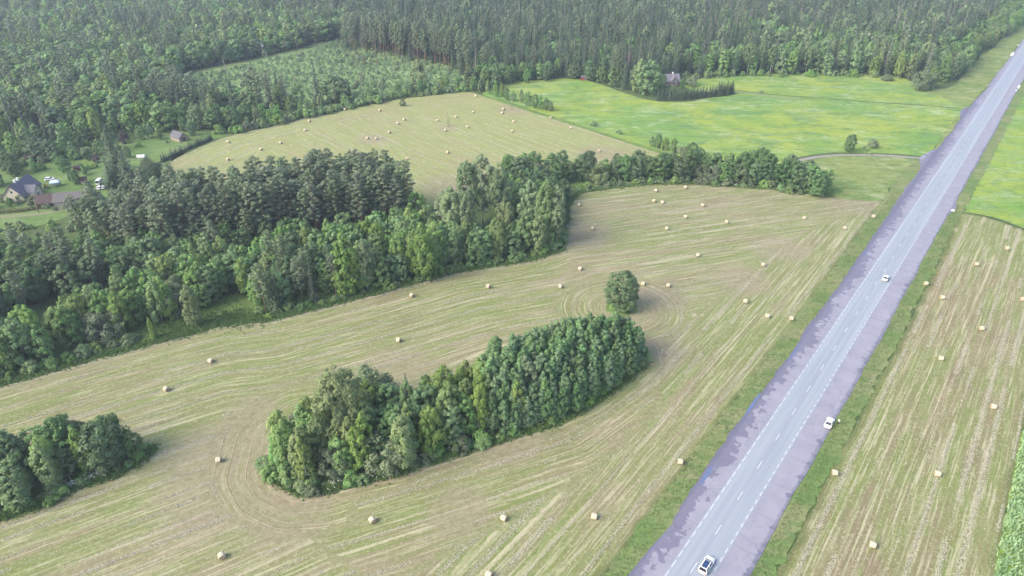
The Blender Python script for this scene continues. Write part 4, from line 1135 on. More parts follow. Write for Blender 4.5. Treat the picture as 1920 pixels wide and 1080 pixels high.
bushes(GP([(1300, 146), (1420, 142), (1560, 142), (1640, 145)]), 22, 57, (2.0, 6.0), 'at the upper meadow\'s forest edge', 'bushes at the upper meadow', ('bush',), 2.0)
# clearing: lone pines and bare trunks
for px, py, h, lb in [(432, 119, 22, 'lone pine on the forest road, leftmost over the clearing'), (463, 110, 15, 'short lone pine beside the dark round tree on the forest road'), (638, 74, 15, 'lone pine at the far end of the clearing'), (563, 104, 21, 'tall lone pine in the middle of the clearing, by the road'), (554, 108, 19, 'tall lone pine next to the middle one in the clearing'), (540, 118, 17, 'lone pine left of the middle pair in the clearing'), (598, 88, 17, 'lone pine where the road leaves the clearing'), (505, 148, 20, 'pale thin pine in the left of the clearing'), (606, 120, 14, 'short pine in the right of the clearing'), (707, 122, 25, 'tall slender pine at the right of the clearing'), (682, 124, 21, 'thin pine left of the tall slender pine in the clearing'), (834, 119, 26, 'tall thin pine at the forest edge above the bush')]:
    x, y = G(px, py); tree('lone_pine', x, y, h, lb, w=.95)
def snag(px, py, h, lean, lb):
    x, y = G(px, py)
    rng = np.random.default_rng(int(px))
    b = MB(); b.tube([(0, 0, -.1), (lean * .4, 0, h * .45), (lean, .2, h)], [.24, .17, .06], 7)
    for k in range(5):
        a = k * 2.1; z = h * (.5 + .09 * k)
        b.tube([(lean * z / h, 0, z), (lean * z / h + .8 * math.cos(a), .8 * math.sin(a), z + .25)], [.05, .015], 4)
    e = empty('dead_tree', (x, y, 0)); tag(e, lb, 'dead tree')
    b.build('trunk', M['bark_dead'], e, True)
for a in [(428, 145, 14, -1.5, 'bare pale leaning dead trunk at the left of the clearing'), (552, 159, 9, -.6, 'short pale dead trunk in the front of the clearing'), (564, 130, 12, -1.2, 'pale leaning dead trunk in the middle of the clearing'), (878, 121, 17, .1, 'bare grey dead trunk at the forest edge, left of two'), (889, 118, 15, .1, 'bare grey dead trunk at the forest edge, right of two'), (188, 172, 13, -1, 'thin pale dead trunk in the wood at the upper left')]:
    snag(*a)
x, y = G(524, 92); tree('dark', x, y, 12, 'dark round tree by the white-roofed cottage'); x, y = G(468, 104); tree('dark', x, y, 11, 'dark round tree left of the white-roofed cottage on the forest road')

# ---- uncountable masses: far forest, clearing thicket
def instances(name, X, Y, H, kinds_idx, protos, label, cat, rng, wid=None):
    """one object: trees far off, too many to tell apart"""
    col = bpy.data.collections.new(name + '_sources')
    hs = []
    for j, (k, v) in enumerate(protos):
        tm, cm = PROTO[k]['items'][v % len(PROTO[k]['items'])]
        bm = bmesh.new(); bm.from_mesh(tm); nt = len(bm.faces); bm.from_mesh(cm)
        me = bpy.data.meshes.new('source_tree'); 
        for i, f_ in enumerate(bm.faces): f_.material_index = 0 if i < nt else 1
        bm.to_mesh(me); bm.free()
        me.materials.append(tm.materials[0]); me.materials.append(cm.materials[0])
        col.objects.link(bpy.data.objects.new('%03d_source' % j, me))
        hs.append(PROTO[k]['h'])
    hs = np.array(hs)
    n = len(X)
    me = bpy.data.meshes.new(name)
    me.vertices.add(n)
    me.vertices.foreach_set('co', np.column_stack([X, Y, np.zeros(n)]).astype(np.float32).ravel())
    s = H / hs[kinds_idx]
    w = s ** .9 * rng.uniform(.88, 1.15, n) * (1.0 if wid is None else np.array(wid)[kinds_idx])
    for nm, ty, arr in (('idx', 'INT', kinds_idx.astype(np.int32)), ('rot', 'FLOAT', rng.uniform(0, 6.28, n).astype(np.float32))):
        a = me.attributes.new(nm, ty, 'POINT'); a.data.foreach_set('value', arr)
    a = me.attributes.new('scl', 'FLOAT_VECTOR', 'POINT'); a.data.foreach_set('vector', np.column_stack([w, w, s]).astype(np.float32).ravel())
    me.update()
    o = obj(name, me)
    tag(o, label, cat, kind='stuff')
    ng = bpy.data.node_groups.new(name, 'GeometryNodeTree')
    ng.interface.new_socket('Geometry', in_out='INPUT', socket_type='NodeSocketGeometry')
    ng.interface.new_socket('Geometry', in_out='OUTPUT', socket_type='NodeSocketGeometry')
    N = ng.nodes; Lk = ng.links
    gi = N.new('NodeGroupInput'); gout = N.new('NodeGroupOutput')
    ci = N.new('GeometryNodeCollectionInfo'); ci.inputs['Collection'].default_value = col
    ci.inputs['Separate Children'].default_value = True; ci.inputs['Reset Children'].default_value = True
    ip = N.new('GeometryNodeInstanceOnPoints'); ip.inputs['Pick Instance'].default_value = True
    def named(nm, ty):
        q = N.new('GeometryNodeInputNamedAttribute'); q.data_type = ty; q.inputs[0].default_value = nm
        return [s_ for s_ in q.outputs if s_.enabled and s_.name == 'Attribute'][0]
    cx = N.new('ShaderNodeCombineXYZ'); Lk.new(named('rot', 'FLOAT'), cx.inputs[2])
    Lk.new(gi.outputs[0], ip.inputs['Points']); Lk.new(ci.outputs[0], ip.inputs['Instance'])
    Lk.new(named('idx', 'INT'), ip.inputs['Instance Index']); Lk.new(cx.outputs[0], ip.inputs['Rotation'])
    Lk.new(named('scl', 'FLOAT_VECTOR'), ip.inputs['Scale'])
    Lk.new(ip.outputs[0], gout.inputs[0])
    md = o.modifiers.new('trees', 'NODES'); md.node_group = ng
    return o
FOREST = GP([(-330, 310), (-150, 284), (0, 265), (150, 251), (250, 231), (330, 221), (380, 221), (480, 217), (560, 203), (640, 189), (730, 175), (800, 167), (790, 164), (700, 182), (600, 193), (500, 203), (400, 201), (335, 185), (330, 138), (380, 128), (480, 108), (560, 90), (600, 78), (640, 76), (720, 89), (800, 104), (880, 125), (1000, 121), (1150, 127), (1300, 125), (1420, 121), (1560, 121), (1740, 127), (1790, 99), (1850, 49), (1920, -2), (1970, -40)]) + [(760, 1060), (-760, 1060), (-680, 600)]
X, Y, rng = scatter(FOREST, 6.3, 61)
fx, fy = to_px(X, Y)
n = len(X)
protos = [('f_spruce', 0), ('f_spruce', 1), ('f_spruce', 2), ('f_pine', 0), ('f_pine', 1), ('f_alder', 0), ('f_alder', 1), ('f_birch', 0), ('f_dark', 0), ('dead_spruce', 0), ('f_aspen', 0)]
nzp = np.sin(X * .013 + 1.0) * np.cos(Y * .017) + .6 * np.sin(X * .031 + Y * .023)
idx = np.zeros(n, int); H = np.zeros(n)
u = rng.uniform(size=n)
left = (fx < 640) & (fy > 15)
for i in range(n):
    if fx[i] < 360 or (fx[i] < 660 and fy[i] > 10):      # mixed broadleaf wood on the left
        p = [.03, .03, .02, .04, .04, .26, .24, .2, .12, 0, .02] if nzp[i] > -.45 else [.1, .08, .06, .18, .16, .14, .12, .08, .1, 0, 0]
    elif nzp[i] > .75:
        p = [.12, .1, .08, .02, .02, .2, .16, .12, .08, .02, .08]
    elif fx[i] > 1250:
        p = [.22, .2, .17, .04, .04, .07, .05, .02, .03, .13, .03]
    else:
        p = [.26, .23, .2, .08, .08, .05, .04, .01, .02, .02, .01]
    p = np.array(p); p /= p.sum()
    idx[i] = rng.choice(11, p=p)
hr = np.array([[17, 26]] * 3 + [[20, 26]] * 2 + [[11, 18]] * 2 + [[13, 19], [10, 16], [17, 24], [17, 24]])
H = hr[idx, 0] + rng.uniform(size=n) * (hr[idx, 1] - hr[idx, 0])
gl = ~((np.abs(fx - 485) < 16) & (np.abs(fy - 92) < 9)) & ~((np.abs(fx - 518) < 14) & (np.abs(fy - 42) < 9))
instances('forest', X[gl], Y[gl], H[gl], idx[gl], protos, 'dark mixed conifer forest stretching to the top of the picture', 'forest', rng, [1.05] * 3 + [1.0] * 2 + [1.35, 1.35, 1.3, 1.3, 1.0, 1.25])
CLR = GP([(345, 155), (390, 136), (480, 118), (560, 100), (610, 86), (650, 72), (720, 97), (800, 113), (855, 135), (870, 155), (800, 168), (700, 184), (600, 194), (500, 202), (400, 200), (330, 180)])
X, Y, rng = scatter(CLR, 3.4, 62, .45)
idx = rng.integers(0, 7, len(X))
instances('sapling_thicket', X, Y, rng.choice([.8, 1.0, 1.3, 1.7, 2.6], len(X)) * rng.uniform(.8, 1.2, len(X)), idx, [('sapling', 0), ('sapling', 1), ('sapling', 2), ('sapling', 0), ('sapling', 1), ('shrub', 0), ('sapling', 2)], 'pale green thicket of saplings covering the forest clearing', 'thicket', rng)
# ------------------------------------------------------------------ tall grass, crop and flowers (uncountable)
def tufts(name, X, Y, h, w, mat, label, cat, rng, blades=3, z=0.08):
    n = len(X) * blades
    Xr = np.repeat(X, blades) + rng.normal(0, .12, n); Yr = np.repeat(Y, blades) + rng.normal(0, .12, n)
    a = rng.uniform(0, 6.28, n); hh = h * rng.uniform(.55, 1.3, n); ww = w * rng.uniform(.6, 1.3, n)
    dx, dy = np.cos(a) * ww / 2, np.sin(a) * ww / 2
    lx, ly = rng.normal(0, .35, n) * hh, rng.normal(0, .35, n) * hh
    zz = np.full(n, z)
    P = np.stack([np.column_stack([Xr - dx, Yr - dy, zz]), np.column_stack([Xr + dx, Yr + dy, zz]), np.column_stack([Xr + lx + dx * .4, Yr + ly + dy * .4, zz + hh]), np.column_stack([Xr + lx - dx * .4, Yr + ly - dy * .4, zz + hh])], 1).reshape(-1, 3)
    o = obj(name, crown_mesh(name, P, mat))
    tag(o, label, cat, kind='stuff')
    return o
def in_poly(poly, n, rng):
    P = np.array(poly); mn, mx = P.min(0), P.max(0)
    X = rng.uniform(mn[0], mx[0], n * 3); Y = rng.uniform(mn[1], mx[1], n * 3)
    k = inside(P, X, Y)
    return X[k][:n], Y[k][:n]
def along(line, n, spread, rng):
    P = np.array(line); d = np.r_[0, np.cumsum(np.hypot(*np.diff(P, axis=0).T))]
    t_ = rng.uniform(0, d[-1], n)
    return np.interp(t_, d, P[:, 0]) + rng.normal(0, spread, n), np.interp(t_, d, P[:, 1]) + rng.normal(0, spread, n)
M['g_verge'] = leafmat('verge_grass_blades', (0.135, 0.21, 0.065), (0.22, 0.265, 0.105), (0.165, 0.23, 0.075))
M['g_crop'] = leafmat('crop_blades', (0.20, 0.35, 0.14), (0.33, 0.48, 0.23), (0.26, 0.41, 0.18))
M['g_margin'] = leafmat('margin_grass_blades', (0.11, 0.20, 0.045), (0.20, 0.28, 0.085), (0.14, 0.23, 0.055))
M['flower'] = simple('white_umbels', (0.72, 0.74, 0.66), (0.55, 0.6, 0.45), 1.0, .8, .1)
rng = np.random.default_rng(70)
s_ = rng.uniform(60, 330, 5000); n_ = -38.1 + rng.uniform(-2.6, 2.2, 5000) - (s_ > 250) * rng.uniform(0, 1, 5000)
q = RD[None] * s_[:, None] + RN[None] * n_[:, None]
tufts('verge_grass', q[:, 0], q[:, 1], .16, .22, M['g_verge'], 'rough green grass on the left road verge', 'grass', rng)
s_ = rng.uniform(60, 330, 5000); n_ = -16.6 + np.abs(rng.normal(0, 2.2, 5000))
q = RD[None] * s_[:, None] + RN[None] * n_[:, None]
tufts('verge_grass', q[:, 0], q[:, 1], .16, .22, M['g_verge'], 'rough green grass on the right road verge', 'grass', rng)
CROP = [road(90, 22), road(150, 21.5), road(220, 21.6), road(300, 23), road(300, 70), road(90, 70)]
sheet('crop_ground', [road(20, 22.3), road(100, 21.8), road(150, 21.4), road(220, 21.4), road(290, 22.8), road(300, 90), road(20, 90)], 0.07, M['meadow_r'], cell=6, seed=71, step=2, jit=.25)
X, Y = in_poly([road(95, 21.9), road(150, 21.5), road(220, 21.5), road(260, 22), road(260, 45), road(95, 45)], 26000, rng)
tufts('standing_crop', X, Y, 1.0, .42, M['g_crop'], 'tall pale green standing crop at the right edge', 'crop', rng, 2)
parts = [along(GROVE[:13], 2600, .7, rng), along(LGROVE[1:8], 1500, .7, rng), along(FEDGE, 4200, .9, rng), along(GP([(1064, 420), (1064, 385), (1085, 362), (1180, 345), (1300, 344), (1450, 354), (1560, 368)]), 2200, .8, rng), along(GP([(300, 625), (360, 610), (430, 595), (500, 595)]), 1500, 3, rng), along(GP([(1075, 360), (1130, 352), (1200, 345)]), 900, 1.6, rng)]
tufts('margin_grass', np.concatenate([p[0] for p in parts]), np.concatenate([p[1] for p in parts]), .55, .34, M['g_margin'], 'tall uncut grass along the woods\' edges', 'grass', rng)
parts = [along(GP([(520, 893), (545, 912), (570, 920)]), 60, .6, rng), along(GP([(620, 912), (700, 895), (745, 885)]), 90, .9, rng), along(GP([(95, 930), (140, 908), (190, 890)]), 130, .8, rng), along(GP([(1075, 361), (1110, 355), (1180, 346)]), 170, 1.2, rng), along(GP([(1220, 345), (1250, 344)]), 60, .7, rng), along(GP([(1340, 347), (1395, 352)]), 70, .7, rng), along(GP([(840, 850), (930, 824), (980, 812)]), 40, .5, rng)]
X = np.concatenate([p[0] for p in parts]); Y = np.concatenate([p[1] for p in parts]); Z = rng.uniform(.6, 1.4, len(X))
C = np.column_stack([X, Y, Z])
o = obj('white_flowers', crown_mesh('white_flowers', cards(np.repeat(C, 3, 0) + rng.normal(0, .18, (len(C) * 3, 3)), np.tile([0, 0, 1.0], (len(C) * 3, 1)) + rng.normal(0, .3, (len(C) * 3, 3)), .2, rng, ratio=1.0), M['flower']))
tag(o, 'white umbel flowers in the uncut edges of groves', 'flowers', kind='stuff')
# loose straw left in windrows: thousands of small wisps along the swaths
M['straw'] = leafmat('loose_straw', (0.36, 0.325, 0.215), (0.52, 0.475, 0.335), (0.44, 0.40, 0.27), .05)
def straw(name, poly, swath, n, period, keep, label, seed, size=.26, width=.15, nearest=400.0):
    rng = np.random.default_rng(seed)
    P = np.array(poly); mn, mx = P.min(0), P.max(0)
    X = rng.uniform(mn[0], mx[0], n); Y = rng.uniform(mn[1], mx[1], n)
    k = inside(P, X, Y) & (Y < nearest)
    X, Y = X[k], Y[k]
    u = swath(X, Y)
    line = np.floor(u / period)
    h = lambda a, b: np.modf(np.abs(np.sin(line * a + b) * 4375.85))[0]
    off = 0.25 + 0.5 * h(12.99, 1.3)
    d = np.abs(u / period - line - off) * period
    wd = width * period * (0.25 + 0.75 * h(78.2, 4.1))
    run = np.sin(X * .035 + line * 2.1) * np.cos(Y * .041 + line * 1.3) + .5 * np.sin(X * .11 + Y * .13 + line)
    ok = (rng.uniform(size=len(X)) < np.exp(-(d / wd) ** 2) * np.where(run > -1.2 + 2.2 * h(39.4, 7.7), 1, .12) * keep) | (rng.uniform(size=len(X)) < .012)
    X, Y = X[ok], Y[ok]
    m = len(X)
    C = np.column_stack([X, Y, rng.uniform(.07, .14, m)])
    o = obj(name, crown_mesh(name, cards(C, np.tile([0, 0, 1.0], (m, 1)) + rng.normal(0, .35, (m, 3)), size, rng, ratio=.45), M['straw']))
    tag(o, label, 'straw', kind='stuff')
straw('loose_straw', FIELD, swath_main, 4200000, 4.6, 1.0, 'loose pale straw strewn in lines over the main stubble field', 91)
straw('loose_straw', RF, lambda X, Y: rdist(X, Y) + 100, 3500000, 4.4, 1.0, 'loose pale straw in long rows on the right stubble field', 92)
straw('loose_straw', FARF, swath_far, 700000, 5.6, .7, 'loose pale straw in faint lines on the far stubble field', 93, size=.42)
# yard hedge
rng = np.random.default_rng(75)
def hedge(name, line, h, w, n, mat, label):
    P = np.array(line); d = np.r_[0, np.cumsum(np.hypot(*np.diff(P, axis=0).T))]
    t_ = rng.uniform(0, d[-1], n); x = np.interp(t_, d, P[:, 0]); y = np.interp(t_, d, P[:, 1])
    a = rng.uniform(-.2, np.pi + .2, n)
    C = np.column_stack([x + rng.normal(0, .1, n), y + np.cos(a) * w / 2, np.clip(np.sin(a), .02, 1) ** .6 * h * rng.uniform(.3, 1.02, n)])
    N = np.column_stack([rng.normal(0, .4, n), np.cos(a), np.sin(a) + .3])
    o = obj(name, crown_mesh(name, cards(C, N, .4, rng), mat)); tag(o, label, 'hedge')
M['l_hedge'] = leafmat('leaves_hedge', (0.10, 0.115, 0.04), (0.16, 0.165, 0.06), (0.13, 0.14, 0.05))
hedge('garden_hedge', GP([(-60, 402), (0, 400), (40, 397), (78, 391)]), 2.0, 1.6, 2600, M['l_hedge'], 'clipped brown-green hedge along the farm track')

# ------------------------------------------------------------------ hay bales
def bale_proto():
    rng = np.random.default_rng(80)
    R0, L0, ns = 0.72, 1.3, 28
    rings = [(-L0 / 2, R0 * .9), (-L0 / 2 + .06, R0), (-L0 / 4, R0 * 1.015), (0, R0 * 1.02), (L0 / 4, R0 * 1.01), (L0 / 2 - .06, R0), (L0 / 2, R0 * .9)]
    v = []; f = []
    for x, r in rings:
        for k in range(ns):
            a = 2 * math.pi * k / ns
            rr = r * (1 + rng.normal(0, .012))
            z = rr * math.sin(a)
            z = max(z, -R0 * .93)                       # sits flat
            v.append((x + rng.normal(0, .008), rr * math.cos(a), z + R0 * .92))
    for i in range(len(rings) - 1):
        for k in range(ns):
            f.append((i * ns + k, i * ns + (k + 1) % ns, (i + 1) * ns + (k + 1) % ns, (i + 1) * ns + k))
    t = NT('bale_wrap_straw')
    x, y, z = t.sep(t.obco())
    nz = t.noise(t.comb(t.math('MULTIPLY', x, 9.0), t.math('MULTIPLY', y, 2.0), t.math('MULTIPLY', z, 2.0)), 1.0, 5, .7)
    oi = t.n('ShaderNodeObjectInfo')
    c = t.mix(nz, (0.56, 0.49, 0.36), (0.43, 0.36, 0.25))
    c = t.mix(t.math('MULTIPLY', oi.outputs['Random'], .35), c, (0.50, 0.42, 0.32))
    side = t.finish(c, .8, .2, nz, .6, .04)
    t = NT('bale_end_straw')
    co = t.obco(); x, y, z = t.sep(co)
    rr = t.math('SQRT', t.math('ADD', t.math('POWER', y, 2.0), t.math('POWER', t.math('SUBTRACT', z, R0 * .92), 2.0)))
    sw = t.noise(t.comb(t.math('MULTIPLY', rr, 16.0), t.math('MULTIPLY', y, 2.5), t.math('MULTIPLY', z, 2.5)), 1.0, 4, .7)
    end = t.finish(t.mix(sw, (0.42, 0.33, 0.21), (0.27, 0.205, 0.13)), .9, .1, sw, .8, .05)
    body = mesh('bale_wrap', v, f, (side,), True)
    def cap(sgn):
        v = []; f = []
        for j, r in enumerate((R0 * .9, R0 * .6, R0 * .3)):
            for k in range(ns):
                a = 2 * math.pi * k / ns
                v.append((sgn * (L0 / 2 + .002 + .02 * j + rng.normal(0, .008)), r * math.cos(a), max(r * math.sin(a), -R0 * .93) + R0 * .92))
        v.append((sgn * (L0 / 2 + .06), 0, R0 * .92))
        for j in range(2):
            for k in range(ns):
                q = (j * ns + k, j * ns + (k + 1) % ns, (j + 1) * ns + (k + 1) % ns, (j + 1) * ns + k)
                f.append(q if sgn > 0 else q[::-1])
        for k in range(ns):
            q = (2 * ns + k, 2 * ns + (k + 1) % ns, 3 * ns); f.append(q if sgn > 0 else q[::-1])
        return mesh('bale_end', v, f, (end,), True)
    return body, cap(1), cap(-1)
BB, BE1, BE2 = bale_proto()
BR = random.Random(9)
def bale(px, py, ang, label, group):
    x, y = G(px, py)
    e = empty('hay_bale', (x, y, .06), R(ang), (.95, BR.uniform(.9, 1.0), BR.uniform(.9, 1.0)))
    tag(e, label, 'hay bale', group)
    obj('wrap', BB, e); obj('straw_end', BE1, e); obj('straw_end', BE2, e)
ROADDEG = math.degrees(RA)
MAIN = [(396, 680, -20, 'straw bale before the left woodland, farther of two left of the island grove'), (313, 733, -30, 'straw bale between left woodland and corner grove'), (411, 866, 5, 'straw bale on bare ground between corner grove and island grove'), (417, 1046, -60, 'straw bale at the bottom edge, below the corner grove'),
        (699, 979, -55, 'straw bale below the left part of the island grove'), (945, 975, -35, 'straw bale below the middle of the island grove'), (1114, 972, -15, 'straw bale nearest the road verge at the bottom of the main field'), (917, 1081, -30, 'straw bale cut off by the bottom edge of the picture'), (1275, 869, -12, 'straw bale beside the left road verge, below the island grove\'s right end'),
        (748, 641, -30, 'straw bale behind the island grove, left of its aspen dome'), (773, 557, -50, 'straw bale just before the woodland front, leftmost there'), (916, 540, -40, 'straw bale before the woodland front, right of another'), (1051, 540, -35, 'straw bale left of the lone tree'), (1088, 507, -35, 'straw bale above and left of the lone tree'),
        (1206, 535, -30, 'straw bale touching the lone tree\'s right side'), (1253, 538, -30, 'straw bale second to the right of the lone tree'), (1111, 431, -25, 'straw bale beside the woodland\'s right corner'), (1086, 387, -30, 'straw bale at the woodland\'s upper right corner, nearest the aspens'), (1226, 379, -25, 'straw bale left of a close pair below the tree belt'), (1242, 382, -20, 'straw bale right of a close pair below the tree belt'),
        (1250, 431, -25, 'straw bale in the open upper field, below the close pair'), (1230, 359.5, -25, 'straw bale close under the tree belt, left of two'), (1285, 353.5, -25, 'straw bale close under the tree belt, right of two'), (1317, 387.5, -15, 'straw bale above two others in the upper right of the main field'), (1285, 409, -25, 'straw bale left of two on one line, upper main field'), (1362, 418.5, -20, 'straw bale right of two on one line, upper main field'),
        (1507, 411.5, -10, 'straw bale by the faded dark strip\'s upper end'), (1637, 408.5, -5, 'straw bale at the field\'s top right corner by the verge'), (1583, 430, -8, 'straw bale next below the top right corner bale'), (1308, 481, -15, 'straw bale at the crossing swaths above the lone tree\'s right'), (1430, 499, -15, 'straw bale on the dark strip in the middle of the main field'), (1397, 568, -10, 'straw bale left and above of a pair by the road'),
        (1438, 595.5, -15, 'left straw bale of the pair near the left road verge'), (1483, 600, -12, 'right straw bale of the pair, nearest the left road verge')]
for a in MAIN: bale(*a, 'bales on the main stubble field')
RIGHT = [(1887, 468.5, -10, 'straw bale farthest up the right stubble field, at the right'), (1830, 498, -8, 'straw bale second farthest in the right stubble field'), (1735, 535, -5, 'straw bale beside the right road verge, level with the moving car'), (1766, 561, -8, 'straw bale right and below of the verge bale in the right field'), (1916, 564, 5, 'straw bale cut by the right picture edge'), (1839, 619, -8, 'straw bale in the middle of the right field, right of centre'), (1763, 675, -20, 'straw bale alone in the left middle of the right field'),
         (1861, 766, -18, 'straw bale near the standing crop in the right field'), (1564, 890, -12, 'straw bale beside the right verge, below the parked car'), (1756, 892, -18, 'straw bale in the lower middle of the right field'), (1635, 1025, -28, 'straw bale nearest the camera in the right field')]
for a in RIGHT: bale(*a, 'bales on the right stubble field')
FARB = sorted([(647, 207), (712, 209), (892, 182), (758, 226), (746, 233), (820, 228), (855, 221), (887, 212), (944, 207), (942, 214), (963, 230), (1032, 223), (1070, 242), (960, 248), (876, 240), (835, 246), (730, 250), (689, 261), (705, 262), (839, 288), (763, 300), (1123, 285), (428, 268), (490, 282), (526, 270), (572, 246), (580, 229), (428, 301)])
ORD = 'leftmost second third fourth fifth sixth seventh eighth ninth tenth eleventh twelfth thirteenth fourteenth fifteenth sixteenth seventeenth eighteenth nineteenth twentieth twenty-first twenty-second twenty-third twenty-fourth twenty-fifth twenty-sixth twenty-seventh rightmost'.split()
for i, (px, py) in enumerate(FARB):
    dp = 'at its upper edge' if py < 212 else 'in its upper half' if py < 240 else 'in its middle' if py < 265 else 'near its lower edge'
    lb = 'straw bale on the far stubble field %s, %s' % (dp, (ORD[i] + ' of all there') if i in (0, len(FARB) - 1) else ORD[i] + ' from the left')
    bale(px, py, BR.uniform(-50, 10), lb, 'bales on the far stubble field')

# ------------------------------------------------------------------ vehicles
def paint(name, col, rough=.3):
    t = NT(name)
    nz = t.noise(t.obco(), 2.0, 3)
    m = t.finish(t.mix(nz, col, tuple(c * .92 for c in col)), rough, .5)
    b = [n_ for n_ in m.node_tree.nodes if n_.type == 'BSDF_PRINCIPLED'][0]
    b.inputs['Coat Weight'].default_value = .6; b.inputs['Coat Roughness'].default_value = .06
    return m
M['white_paint'] = paint('white_car_paint', (0.80, 0.80, 0.78))
M['silver_paint'] = paint('silver_car_paint', (0.62, 0.64, 0.66))
M['glass'] = paint('tinted_glass', (0.018, 0.022, 0.035), .05)
M['roofglass'] = paint('dark_blue_roof', (0.03, 0.05, 0.13), .08)
M['tyre'] = simple('tyre_rubber', (0.03, 0.03, 0.032), None, 6, .8, .2)
M['rim'] = simple('alloy_rim', (0.5, 0.5, 0.52), None, 6, .3, .5, metal=.8)
M['black'] = simple('black_trim', (0.02, 0.02, 0.022), None, 6, .5, .3)
M['lamp_red'] = simple('red_lamp', (0.45, 0.02, 0.02), None, 6, .2, .5)
M['lamp_clear'] = simple('clear_lamp', (0.75, 0.77, 0.8), None, 6, .1, .6)
def loft(sec):
    """closed sections of equal length -> verts, faces"""
    n = len(sec[0]); v = [p for s in sec for p in s]; f = []
    for i in range(len(sec) - 1):
        for k in range(n):
            f.append((i * n + k, (i + 1) * n + k, (i + 1) * n + (k + 1) % n, i * n + (k + 1) % n))
    f.append(tuple(range(n))); f.append(tuple(range(len(sec) * n - 1, (len(sec) - 1) * n - 1, -1)))
    return v, f
